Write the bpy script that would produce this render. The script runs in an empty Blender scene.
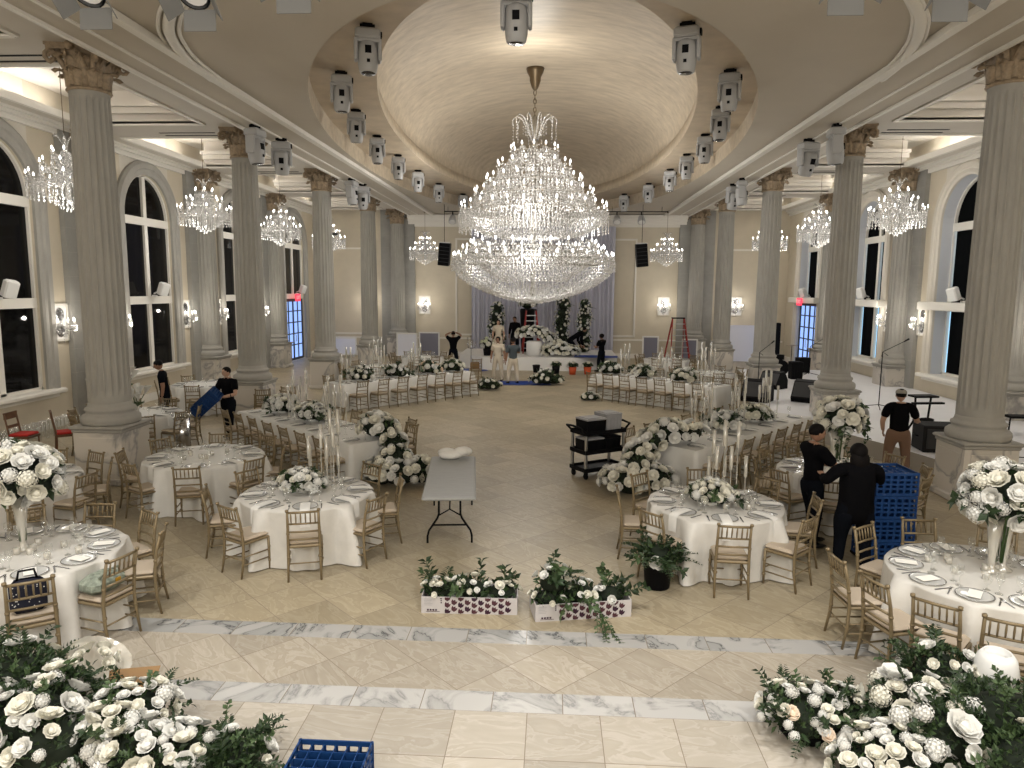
import bpy, bmesh, math, random
from mathutils import Vector, Matrix, Euler
PI=math.pi; R=math.radians
rnd=random.Random(7)
SC=bpy.context.scene
COL=SC.collection
sin,cos=math.sin,math.cos

# ------------------------------------------------------------------ materials
def nt(name):
    m=bpy.data.materials.new(name); m.use_nodes=True
    t=m.node_tree; t.nodes.clear()
    return m,t,t.nodes,t.links
def pbr(name,col,rough=.6,metal=0,noise=0,nscale=8,spec=.3,trans=0,emis=None,estr=0,bump=0,sss=0,stretch=None):
    m,t,N,L=nt(name)
    o=N.new('ShaderNodeOutputMaterial'); b=N.new('ShaderNodeBsdfPrincipled')
    b.inputs['Base Color'].default_value=(*col,1); b.inputs['Roughness'].default_value=rough
    b.inputs['Metallic'].default_value=metal; b.inputs['Specular IOR Level'].default_value=spec
    if emis: b.inputs['Emission Color'].default_value=(*emis,1); b.inputs['Emission Strength'].default_value=estr
    L.new(b.outputs[0],o.inputs[0])
    if noise or bump:
        tc=N.new('ShaderNodeTexCoord'); mp=N.new('ShaderNodeMapping'); nz=N.new('ShaderNodeTexNoise')
        L.new(tc.outputs['Object'],mp.inputs[0]); L.new(mp.outputs[0],nz.inputs['Vector'])
        if stretch: mp.inputs['Scale'].default_value=stretch
        nz.inputs['Scale'].default_value=nscale; nz.inputs['Detail'].default_value=5; nz.inputs['Roughness'].default_value=.6
        if noise:
            r=N.new('ShaderNodeValToRGB')
            r.color_ramp.elements[0].position=.25; r.color_ramp.elements[1].position=.75
            r.color_ramp.elements[0].color=(*[c*(1-noise) for c in col],1)
            r.color_ramp.elements[1].color=(*[min(1,c*(1+noise)) for c in col],1)
            L.new(nz.outputs['Fac'],r.inputs[0]); L.new(r.outputs[0],b.inputs['Base Color'])
        if bump:
            bp=N.new('ShaderNodeBump'); bp.inputs['Strength'].default_value=bump; bp.inputs['Distance'].default_value=.02
            L.new(nz.outputs['Fac'],bp.inputs['Height']); L.new(bp.outputs[0],b.inputs['Normal'])
    return m
def emit(name,col,s):
    m,t,N,L=nt(name); o=N.new('ShaderNodeOutputMaterial'); e=N.new('ShaderNodeEmission')
    e.inputs[0].default_value=(*col,1); e.inputs[1].default_value=s; L.new(e.outputs[0],o.inputs[0]); return m
def glassy(name,tint=(1,1,1),gl=.25,rough=.08,diff=.0,dcol=(.8,.8,.8)):
    # thin clear glass: mostly see-through, glossy by facing angle
    m,t,N,L=nt(name); o=N.new('ShaderNodeOutputMaterial')
    tr=N.new('ShaderNodeBsdfTransparent'); tr.inputs[0].default_value=(*tint,1)
    g=N.new('ShaderNodeBsdfGlossy'); g.inputs['Roughness'].default_value=rough; g.inputs[0].default_value=(.95,.95,.95,1)
    lw=N.new('ShaderNodeLayerWeight'); lw.inputs[0].default_value=.35
    mr=N.new('ShaderNodeMath'); mr.operation='MULTIPLY_ADD'; mr.inputs[1].default_value=.6; mr.inputs[2].default_value=gl
    mr.use_clamp=True
    L.new(lw.outputs['Facing'],mr.inputs[0])
    mx=N.new('ShaderNodeMixShader'); L.new(mr.outputs[0],mx.inputs[0]); L.new(tr.outputs[0],mx.inputs[1]); L.new(g.outputs[0],mx.inputs[2])
    last=mx
    if diff:
        d=N.new('ShaderNodeBsdfDiffuse'); d.inputs[0].default_value=(*dcol,1)
        m2=N.new('ShaderNodeMixShader'); m2.inputs[0].default_value=diff
        L.new(mx.outputs[0],m2.inputs[1]); L.new(d.outputs[0],m2.inputs[2]); last=m2
    L.new(last.outputs[0],o.inputs[0]); return m
def tile_mat(name,c1,c2,vein,L_w,L_h,rot=0,off=(0,0),rough=.28,marble=False,grout=(.2,.16,.12),cvar=.18):
    m,t,N,K=nt(name)
    o=N.new('ShaderNodeOutputMaterial'); b=N.new('ShaderNodeBsdfPrincipled'); K.new(b.outputs[0],o.inputs[0])
    tc=N.new('ShaderNodeTexCoord'); mp=N.new('ShaderNodeMapping'); mp.vector_type='POINT'
    # rotate after shifting the origin onto a joint crossing
    sh=N.new('ShaderNodeVectorMath'); sh.operation='SUBTRACT'; sh.inputs[1].default_value=(off[0],off[1],0)
    K.new(tc.outputs['Object'],sh.inputs[0]); K.new(sh.outputs[0],mp.inputs[0]); mp.inputs['Rotation'].default_value=(0,0,rot)
    br=N.new('ShaderNodeTexBrick'); br.offset=0; br.squash=1
    br.inputs['Scale'].default_value=1; br.inputs['Brick Width'].default_value=L_w; br.inputs['Row Height'].default_value=L_h
    br.inputs['Mortar Size'].default_value=.004; br.inputs['Mortar Smooth'].default_value=.3; br.inputs['Bias'].default_value=0
    br.inputs['Color1'].default_value=(0,0,0,1); br.inputs['Color2'].default_value=(1,1,1,1); br.inputs['Mortar'].default_value=(.5,.5,.5,1)
    K.new(mp.outputs[0],br.inputs['Vector'])
    # every tile reads another stretch of stone
    sc=N.new('ShaderNodeVectorMath'); sc.operation='SCALE'; sc.inputs['Scale'].default_value=37
    K.new(br.outputs['Color'],sc.inputs[0])
    ad=N.new('ShaderNodeVectorMath'); ad.operation='ADD'; K.new(mp.outputs[0],ad.inputs[0]); K.new(sc.outputs[0],ad.inputs[1])
    rt=N.new('ShaderNodeMapping'); rt.inputs['Scale'].default_value=(1,1,1) if marble else (1,2.6,1); rt.inputs['Rotation'].default_value=(0,0,.35)
    K.new(ad.outputs[0],rt.inputs[0])
    nz=N.new('ShaderNodeTexNoise'); nz.inputs['Scale'].default_value=1.5 if marble else 1.7; nz.inputs['Detail'].default_value=7; nz.inputs['Roughness'].default_value=.55; nz.inputs['Distortion'].default_value=1.6
    K.new(rt.outputs[0],nz.inputs['Vector'])
    rp=N.new('ShaderNodeValToRGB'); E=rp.color_ramp.elements
    if marble:
        E[0].position=.0;E[0].color=(*c1,1); E[1].position=1;E[1].color=(*c2,1)
        for p,c in ((.40,c1),(.46,tuple(x*.86 for x in c1)),(.475,vein),(.488,tuple(x*.9 for x in c1)),(.55,c2)):
            e=E.new(p); e.color=(*c,1)
    else:
        E[0].position=.25;E[0].color=(*c1,1); E[1].position=.75;E[1].color=(*c2,1)
        for p,c in ((.44,tuple((a+d)/2 for a,d in zip(c1,c2))),(.5,vein),(.53,c1)):
            e=E.new(p); e.color=(*c,1)
    K.new(nz.outputs['Fac'],rp.inputs[0])
    # per tile tone
    hs=N.new('ShaderNodeMix'); hs.data_type='RGBA'; hs.blend_type='MULTIPLY'; hs.inputs['Factor'].default_value=1
    tone=N.new('ShaderNodeMapRange'); tone.inputs['To Min'].default_value=1-cvar; tone.inputs['To Max'].default_value=1+cvar*.4
    K.new(br.outputs['Color'],tone.inputs['Value'])
    K.new(rp.outputs[0],hs.inputs[6]); K.new(tone.outputs[0],hs.inputs[7])
    gm=N.new('ShaderNodeMix'); gm.data_type='RGBA'; K.new(br.outputs['Fac'],gm.inputs['Factor']); K.new(hs.outputs[2],gm.inputs[6]); gm.inputs[7].default_value=(*grout,1)
    K.new(gm.outputs[2],b.inputs['Base Color'])
    b.inputs['Roughness'].default_value=rough; b.inputs['Specular IOR Level'].default_value=.32
    return m
def marble_mat(name,c1,c2,vein,scale=1.0):
    m,t,N,K=nt(name)
    o=N.new('ShaderNodeOutputMaterial'); b=N.new('ShaderNodeBsdfPrincipled'); K.new(b.outputs[0],o.inputs[0])
    tc=N.new('ShaderNodeTexCoord'); nz=N.new('ShaderNodeTexNoise'); nz.inputs['Scale'].default_value=scale; nz.inputs['Detail'].default_value=8; nz.inputs['Distortion'].default_value=.9
    oi=N.new('ShaderNodeObjectInfo'); ml=N.new('ShaderNodeVectorMath'); ml.operation='ADD'
    K.new(tc.outputs['Object'],ml.inputs[0]); K.new(oi.outputs['Location'],ml.inputs[1]); K.new(ml.outputs[0],nz.inputs['Vector'])
    rp=N.new('ShaderNodeValToRGB'); E=rp.color_ramp.elements
    E[0].position=.2;E[0].color=(*c1,1);E[1].position=.8;E[1].color=(*c2,1)
    for p,c in ((.45,c1),(.49,vein),(.53,c2)): e=E.new(p); e.color=(*c,1)
    K.new(nz.outputs['Fac'],rp.inputs[0]); K.new(rp.outputs[0],b.inputs['Base Color']); b.inputs['Roughness'].default_value=.35
    return m

M={}
M['wall']=pbr('cream_plaster',(.55,.49,.385),.8,noise=.05,nscale=2)
M['frieze']=pbr('pale_plaster',(.60,.56,.49),.8,noise=.04,nscale=2)
M['trim']=pbr('white_trim_paint',(.72,.69,.63),.55)
M['ceiling']=pbr('ceiling_paint',(.50,.45,.375),.75,noise=.03,nscale=1)
M['coffer']=pbr('coffer_paint',(.56,.52,.46),.75)
M['dome']=pbr('gold_plaster_glaze',(.48,.405,.305),.45,noise=.22,nscale=2.2,bump=.12,stretch=(.45,2.2,2.2),spec=.3)
M['trough']=pbr('bronze_plaster_glaze',(.50,.41,.30),.5,noise=.14,nscale=2.2)
M['stone']=pbr('cast_stone',(.325,.312,.282),.7,noise=.10,nscale=3,stretch=(1,1,.5))
M['stone2']=pbr('grey_limestone_blocks',(.29,.282,.26),.75,noise=.12,nscale=2)
M['capital']=pbr('antiqued_gilt_plaster',(.30,.23,.155),.6,noise=.35,nscale=14)
M['pedestal']=marble_mat('veined_cream_marble',(.50,.465,.41),(.56,.52,.465),(.27,.26,.25))
M['black_glass']=pbr('night_window_glass',(.002,.002,.0025),.05,spec=.22)
M['blind']=pbr('black_blind',(.003,.0035,.004),.8,spec=.03)
M['jamb']=pbr('daylit_jamb',(.54,.56,.60),.6)  # bluish daylight on the right window reveals put into the colour
M['gold']=pbr('gold_lacquered_wood',(.215,.165,.095),.4,metal=.2,noise=.08,nscale=20)
M['cushion']=pbr('ivory_cushion',(.46,.385,.30),.85,noise=.05,nscale=6)
M['linen']=pbr('ivory_satin_linen',(.66,.65,.62),.45,noise=.04,nscale=4,spec=.3)
M['linen_gold']=pbr('champagne_satin_linen',(.62,.60,.56),.45,noise=.06,nscale=8,spec=.4)
M['napkin']=pbr('white_napkin',(.74,.73,.70),.8)
M['card']=pbr('white_card',(.86,.84,.79),.7)
M['steel']=pbr('polished_steel',(.55,.55,.56),.2,metal=1)
M['dark_steel']=pbr('dark_cutlery_steel',(.22,.22,.23),.28,metal=1)
M['glass']=glassy('clear_glass',(.97,.98,.98),.10,.05)
M['plate']=glassy('glass_charger',(.97,.97,.97),.05,.12,diff=.40,dcol=(.78,.78,.76))
M['rim']=pbr('silver_rim',(.45,.45,.44),.25,metal=.8)
M['tube']=glassy('tall_glass_tube',(.95,.95,.93),.22,.1,diff=.34,dcol=(.85,.82,.74))
M['wax']=pbr('ivory_candle_wax',(.84,.80,.70),.5,spec=.3)
M['crystal']=glassy('cut_crystal',(.92,.92,.92),.34,.15,diff=.20,dcol=(.93,.92,.90))
M['bulb']=emit('lit_candle_bulb',(1,.97,.92),10)
M['bulb_big']=emit('lit_lamp_bulb',(1,.97,.92),8)
M['brass']=pbr('aged_brass',(.16,.12,.075),.4,metal=.8)
M['silver']=pbr('silvered_frame',(.42,.40,.36),.35,metal=.8)
M['cove']=emit('led_cove_strip',(1,.98,.95),38)
M['cove_dome']=emit('dome_cove_strip',(1,.95,.88),.35)
M['petal']=pbr('white_rose_petal',(.70,.695,.66),.6,noise=.05,nscale=9,spec=.25)
M['petal_cream']=pbr('cream_rose_petal',(.70,.68,.59),.6,noise=.06,nscale=9,spec=.25)
M['petal_blush']=pbr('blush_rose_petal',(.80,.66,.52),.6,noise=.06,nscale=9,spec=.25)
M['petal_green']=pbr('pale_green_petal',(.66,.69,.48),.6,noise=.08,nscale=9,spec=.25)
M['leaf']=pbr('dark_green_leaf',(.020,.040,.014),.5,noise=.45,nscale=30,spec=.4)
M['leaf2']=pbr('mid_green_leaf',(.05,.085,.032),.5,noise=.4,nscale=30,spec=.4)
M['core']=pbr('dark_filler_core',(.012,.018,.010),.9)  # dark filler added inside foliage and bucket to block see-through
M['stem']=pbr('green_stem',(.05,.09,.03),.6)
M['blue']=pbr('blue_plastic_crate',(.008,.042,.15),.45,noise=.06,nscale=6)
M['tarp']=pbr('blue_tarp',(.015,.05,.27),.5,noise=.15,nscale=3)
M['black']=pbr('black_plastic',(.004,.004,.005),.6,spec=.10)
M['blackmat']=pbr('black_carpet_cover',(.013,.013,.014),.85)
M['grille']=pbr('dark_grey_grille',(.04,.04,.042),.6)
M['greyplastic']=pbr('grey_plastic_top',(.33,.335,.33),.55,noise=.07,nscale=6,stretch=(1,4,1))
M['greybox']=pbr('grey_plastic_box',(.30,.30,.31),.55,noise=.1,nscale=5)
M['lamp_white']=pbr('white_lamp_housing',(.40,.40,.40),.45)
M['lamp_grey']=pbr('grey_lamp_housing',(.20,.20,.20),.5)
M['lamp_flap']=pbr('painted_steel_flap',(.22,.22,.215),.5)
M['lens']=pbr('dark_lens_glass',(.02,.02,.025),.08,spec=.7)
M['chrome']=pbr('brushed_aluminium',(.45,.45,.45),.3,metal=1)
M['red']=pbr('red_fabric',(.42,.025,.02),.8)
M['redpaint']=pbr('red_fibreglass',(.30,.03,.025),.5)
M['walnut']=pbr('brown_wood',(.12,.06,.03),.5,noise=.2,nscale=8)
M['kraft']=pbr('brown_cardboard',(.25,.15,.07),.8,noise=.08,nscale=5)
M['boxwhite']=pbr('white_cardboard',(.50,.475,.475),.8,noise=.04,nscale=8)
M['plum']=pbr('plum_print',(.075,.028,.036),.8,noise=.25,nscale=25)
M['plumdark']=pbr('dark_print',(.04,.015,.03),.8)
M['stage']=pbr('white_stage_floor',(.74,.74,.77),.4,noise=.03,nscale=2)
M['skirt']=pbr('stage_skirt',(.34,.31,.265),.85)
M['drape']=pbr('lilac_grey_drape',(.52,.52,.60),.75,spec=.2)
M['white']=pbr('matt_white',(.75,.74,.72),.6)
M['screen_white']=pbr('white_screen_panel',(.74,.75,.82),.5)
M['screen_grey']=pbr('grey_board',(.20,.20,.25),.7)
M['sky_glass']=emit('daylit_door_glass',(.34,.52,1.0),1.5)
M['sky_gap']=emit('daylight_gap',(.40,.72,1.0),1.6)
M['doorframe']=pbr('dark_bronze_door_frame',(.035,.04,.055),.5)
M['exit']=emit('lit_red_sign',(1,.06,.10),2.2)
M['exit_text']=pbr('sign_lettering',(.9,.9,.9),.5)
M['skin']=pbr('skin_tan',(.28,.155,.10),.6,spec=.3)
M['skin_light']=pbr('skin_light',(.42,.26,.185),.6,spec=.3)
M['hair']=pbr('black_hair',(.005,.004,.004),.7,spec=.12,noise=.3,nscale=60)
M['shirt_black']=pbr('black_cotton',(.004,.004,.005),.95,spec=.05)
M['shirt_navy']=pbr('dark_navy_cotton',(.005,.006,.009),.95,spec=.05)
M['shirt_grey']=pbr('slate_cotton',(.06,.075,.085),.9)
M['khaki']=pbr('brown_khaki',(.17,.10,.065),.85)
M['cream_cotton']=pbr('cream_cotton',(.55,.48,.38),.85)
M['cap_grey']=pbr('grey_cap_cloth',(.27,.25,.21),.85)
M['dark_shoe']=pbr('black_shoe_rubber',(.010,.010,.010),.6)
M['denim']=pbr('dark_trousers',(.005,.006,.009),.95,spec=.05)
M['eye']=pbr('eye_dark',(.01,.01,.01),.3)
M['lip']=pbr('lip',(.22,.08,.06),.5)
M['terracotta']=pbr('red_bucket_plastic',(.45,.07,.02),.5)
M['porcelain']=pbr('white_glazed_ceramic',(.78,.78,.76),.25)
M['bag']=pbr('printed_canvas',(.24,.27,.22),.85,noise=.6,nscale=22)
M['bagdots']=pbr('navy_dotted_fabric',(.012,.013,.025),.85)
M['yellow']=pbr('yellow_print',(.55,.30,.03),.8)
M['floor_sq']=tile_mat('travertine_square',(.40,.36,.30),(.465,.425,.365),(.48,.44,.385),.6096,.6096,0,(-1.985,5.619),.4)
M['floor_dg']=tile_mat('travertine_diagonal',(.335,.28,.19),(.405,.345,.24),(.42,.36,.255),.6096,.6096,PI/4,(-2.088,6.362),.42)
M['floor_band']=tile_mat('travertine_diagonal_lit',(.36,.315,.25),(.43,.385,.315),(.45,.405,.34),.6096,.6096,PI/4,(-2.088,6.362),.4)  # same diagonal tile, brighter light on the near band put into its colour
M['strip_a']=tile_mat('grey_marble_strip',(.33,.33,.32),(.41,.40,.385),(.075,.075,.08),.6096,.6,0,(-2.645,6.60),.25,True,cvar=.10)
M['strip_b']=tile_mat('white_marble_strip',(.42,.415,.40),(.49,.48,.465),(.26,.26,.26),.6096,.6,0,(-2.293,5.43),.25,True,cvar=.10)

# ------------------------------------------------------------------ mesh builder
class MB:
    def __init__(s): s.v=[];s.f=[];s.mi=[];s.sm=[];s.mats=[];s.X=Matrix()
    def mat(s,m):
        if isinstance(m,str): m=M[m]
        if m not in s.mats: s.mats.append(m)
        return s.mats.index(m)
    def add(s,vs,fs,m,smooth=False,T=None):
        X=s.X@T if T is not None else s.X
        b=len(s.v); k=s.mat(m)
        s.v+= [tuple(X@Vector(v)) for v in vs]
        for f in fs: s.f.append([b+i for i in f]); s.mi.append(k); s.sm.append(smooth)
    def box(s,c,d,m,T=None,taper=1,bev=0):
        x,y,z=c;a,b,h=d[0]/2,d[1]/2,d[2]/2;t=taper
        if bev:
            # chamfered top and side edges
            e=min(bev,a*.9,b*.9,h*.9)
            rings=[(-h,a-e,b-e),(-h+e,a,b),(h-e,a*t,b*t),(h,a*t-e,b*t-e)]
            vs=[];fs=[]
            for zz,p,q in rings:
                c8=[(p,-q+e),(p,q-e),(p-e,q),(-p+e,q),(-p,q-e),(-p,-q+e),(-p+e,-q),(p-e,-q)]
                vs+=[(x+u,y+w,z+zz) for u,w in c8]
            for i in range(3):
                for j in range(8): fs.append([i*8+j,i*8+(j+1)%8,(i+1)*8+(j+1)%8,(i+1)*8+j])
            fs+=[list(range(7,-1,-1)),list(range(24,32))]
            return s.add(vs,fs,m,False,T)
        vs=[(x-a,y-b,z-h),(x+a,y-b,z-h),(x+a,y+b,z-h),(x-a,y+b,z-h),(x-a*t,y-b*t,z+h),(x+a*t,y-b*t,z+h),(x+a*t,y+b*t,z+h),(x-a*t,y+b*t,z+h)]
        s.add(vs,[(3,2,1,0),(4,5,6,7),(0,1,5,4),(1,2,6,5),(2,3,7,6),(3,0,4,7)],m,False,T)
    def lathe(s,prof,m,n=16,T=None,smooth=True,capb=True,capt=True,wob=None):
        vs=[];fs=[]
        for k,(r,z) in enumerate(prof):
            for i in range(n):
                a=2*PI*i/n; rr=r*(wob(a,k) if wob else 1)
                vs.append((rr*cos(a),rr*sin(a),z))
        for k in range(len(prof)-1):
            for i in range(n):
                j=(i+1)%n; fs.append((k*n+i,k*n+j,(k+1)*n+j,(k+1)*n+i))
        if capb and prof[0][0]>1e-4: fs.append(tuple(range(n-1,-1,-1)))
        if capt and prof[-1][0]>1e-4: fs.append(tuple((len(prof)-1)*n+i for i in range(n)))
        s.add(vs,fs,m,smooth,T)
    def tube(s,pts,r,m,n=6,smooth=True,closed=False,T=None,cap=True):
        pts=[Vector(p) for p in pts]; N=len(pts)
        rs=r if isinstance(r,(list,tuple)) else [r]*N
        vs=[];fs=[]; up=None
        for i,p in enumerate(pts):
            if closed: d=(pts[(i+1)%N]-pts[i-1])
            else: d=(pts[min(i+1,N-1)]-pts[max(i-1,0)])
            d=d.normalized() if d.length>1e-9 else Vector((0,0,1))
            if up is None:
                up=Vector((0,0,1)) if abs(d.z)<.9 else Vector((1,0,0))
            a=d.cross(up)
            if a.length<1e-5: a=d.orthogonal()
            a.normalize(); b=a.cross(d).normalized(); up=b
            for k in range(n):
                t=2*PI*k/n; vs.append(tuple(p+(a*cos(t)+b*sin(t))*rs[i]))
        for i in range(N if closed else N-1):
            q=(i+1)%N
            for k in range(n):
                l=(k+1)%n; fs.append((i*n+k,i*n+l,q*n+l,q*n+k))
        if cap and not closed: fs+= [tuple(range(n-1,-1,-1)),tuple((N-1)*n+k for k in range(n))]
        s.add(vs,fs,m,smooth,T)
    def bar(s,a,b,w,h,m):
        # rectangular bar from a to b
        a=Vector(a);b=Vector(b);d=(b-a); L=d.length
        T=Matrix.Translation((a+b)/2)@d.to_track_quat('X','Z').to_matrix().to_4x4()
        s.box((0,0,0),(L,w,h),m,T)
    def ell(s,c,r,m,n=10,k=7,T=None):
        prof=[(max(1e-5,sin(PI*i/k)),-cos(PI*i/k)) for i in range(k+1)]
        T2=Matrix.Translation(c)@Matrix.Diagonal((r[0],r[1],r[2],1))
        s.lathe(prof,m,n,(T@T2) if T is not None else T2,True,False,False)
    def prism(s,poly,z0,z1,m,mtop=None,T=None):
        n=len(poly); vs=[(x,y,z0) for x,y in poly]+[(x,y,z1) for x,y in poly]
        s.add(vs,[(i,(i+1)%n,n+(i+1)%n,n+i) for i in range(n)]+[tuple(range(n-1,-1,-1))],m,False,T)
        s.add([(x,y,z1) for x,y in poly],[tuple(range(n))],mtop or m,False,T)
    def mesh(s,name):
        me=bpy.data.meshes.new(name); me.from_pydata(s.v,[],s.f)
        for m in s.mats: me.materials.append(m)
        me.polygons.foreach_set('material_index',s.mi); me.polygons.foreach_set('use_smooth',s.sm)
        me.update(); return me
    def build(s,name,parent=None,loc=None,rz=0):
        return inst(s.mesh(name),name,parent,loc,rz)
def inst(me,name,parent=None,loc=None,rz=0,rot=None,scale=None):
    o=bpy.data.objects.new(name,me); COL.objects.link(o)
    if parent: o.parent=parent
    if loc is not None: o.location=loc
    if rot is not None: o.rotation_euler=rot
    elif rz: o.rotation_euler=(0,0,rz)
    if scale is not None: o.scale=(scale,)*3 if isinstance(scale,(int,float)) else scale
    return o
def tag(o,label,cat,group=None,kind=None):
    o['label']=label; o['category']=cat
    if group: o['group']=group
    if kind: o['kind']=kind
    return o
def thing(name,label,cat,loc=(0,0,0),rz=0,group=None):
    o=bpy.data.objects.new(name,None); COL.objects.link(o); o.empty_display_size=.1
    o.location=loc; o.rotation_euler=(0,0,rz); return tag(o,label,cat,group)
def struct(o): o['kind']='structure'; return o
def dup(root,loc,rz=None,label=None,group=None,scale=None):
    c=root.copy(); COL.objects.link(c); c.location=loc
    if rz is not None: c.rotation_euler=(0,0,rz)
    if label: c['label']=label
    if group: c['group']=group
    if scale: c.scale=(scale,)*3
    def rec(a,b):
        for ch in kids.get(a.name,[]):
            d=ch.copy(); COL.objects.link(d); d.parent=b; rec(ch,d)
    rec(root,c); return c
kids={}
def remember(root):
    # child lists of a prototype, so that copies need no search
    def rec(a):
        kids[a.name]=list(a.children)
        for c in a.children: rec(c)
    rec(root)
def light(name,kind,loc,e,col=(1,.9,.76),size=.3,**k):
    d=bpy.data.lights.new(name,kind); d.energy=e; d.color=col
    if kind in('POINT','SPOT'): d.shadow_soft_size=size
    for a,b in k.items(): setattr(d,a,b)
    o=bpy.data.objects.new(name,d); COL.objects.link(o); o.location=loc; return o
XC=-.345            # long axis of the hall
COLX=7.68           # columns stand this far either side of it
COLY=[12.48,18.76,25.04,31.33]
WL,WR=-12.5,12.0    # side walls
YB=37.6             # back wall
ZC=7.28             # ceiling over the dance floor
# ------------------------------------------------------------------ floor
def quad(mb,x0,x1,y0,y1,z,m,flip=False):
    v=[(x0,y0,z),(x1,y0,z),(x1,y1,z),(x0,y1,z)]
    mb.add(v,[(3,2,1,0) if flip else (0,1,2,3)],m)
mb=MB()
quad(mb,WL,WR,-4,5.619,0,'floor_sq'); quad(mb,WL,WR,5.619,5.921,0,'strip_b'); quad(mb,WL,WR,5.921,6.79,0,'floor_band')
quad(mb,WL,WR,6.79,7.087,0,'strip_a'); quad(mb,WL,WR,7.087,YB,0,'floor_dg')
floor=struct(mb.build('floor'))

# ------------------------------------------------------------------ side walls with arched windows
BAYS=[15.62,21.9,28.18,34.46]
GW,CAS=1.30,.42            # half width of the glass opening, casing width
SILL,SPR=.98,5.62          # sill and springing heights
def arch(r,n=20,cy=0,z=SPR): return [(cy+r*cos(PI-PI*i/n),z+r*sin(PI-PI*i/n)) for i in range(n+1)]
def side_wall(name,X,sgn,doorbay):
    # sgn: +1 when the room lies towards +x
    mb=MB()
    def P(y,z,d=0): return (X-sgn*d,y,z)
    H=8.5
    def poly(pts,m='wall'): mb.add([P(y,z) for y,z in pts],[tuple(range(len(pts)))],m)
    y=-4
    for cy in BAYS:
        lo=0 if cy==doorbay else SILL
        poly([(y,0),(cy-GW,0),(cy-GW,H),(y,H)])
        if lo: poly([(cy-GW,0),(cy+GW,0),(cy+GW,lo),(cy-GW,lo)])
        A=arch(GW,20,cy)
        for i in range(20): poly([A[i],A[i+1],(A[i+1][0],H),(A[i][0],H)],'frieze')
        # reveal of the opening
        out=[(cy-GW,lo)]+A+[(cy+GW,lo)]
        for i in range(len(out)-1):
            a,b=out[i],out[i+1]
            mb.add([P(*a),P(*b),P(*b,.45),P(*a,.45)],[(0,1,2,3)],'jamb' if sgn<0 else 'wall')
        mb.add([P(cy-GW,lo),P(cy+GW,lo),P(cy+GW,lo,.45),P(cy-GW,lo,.45)],[(0,1,2,3)],'trim')
        y=cy+GW
    poly([(y,0),(YB,0),(YB,H),(y,H)])
    return struct(mb.build(name))
side_wall('wall_left',WL,1,BAYS[3]); side_wall('wall_right',WR,-1,BAYS[3])
wn=0
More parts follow.
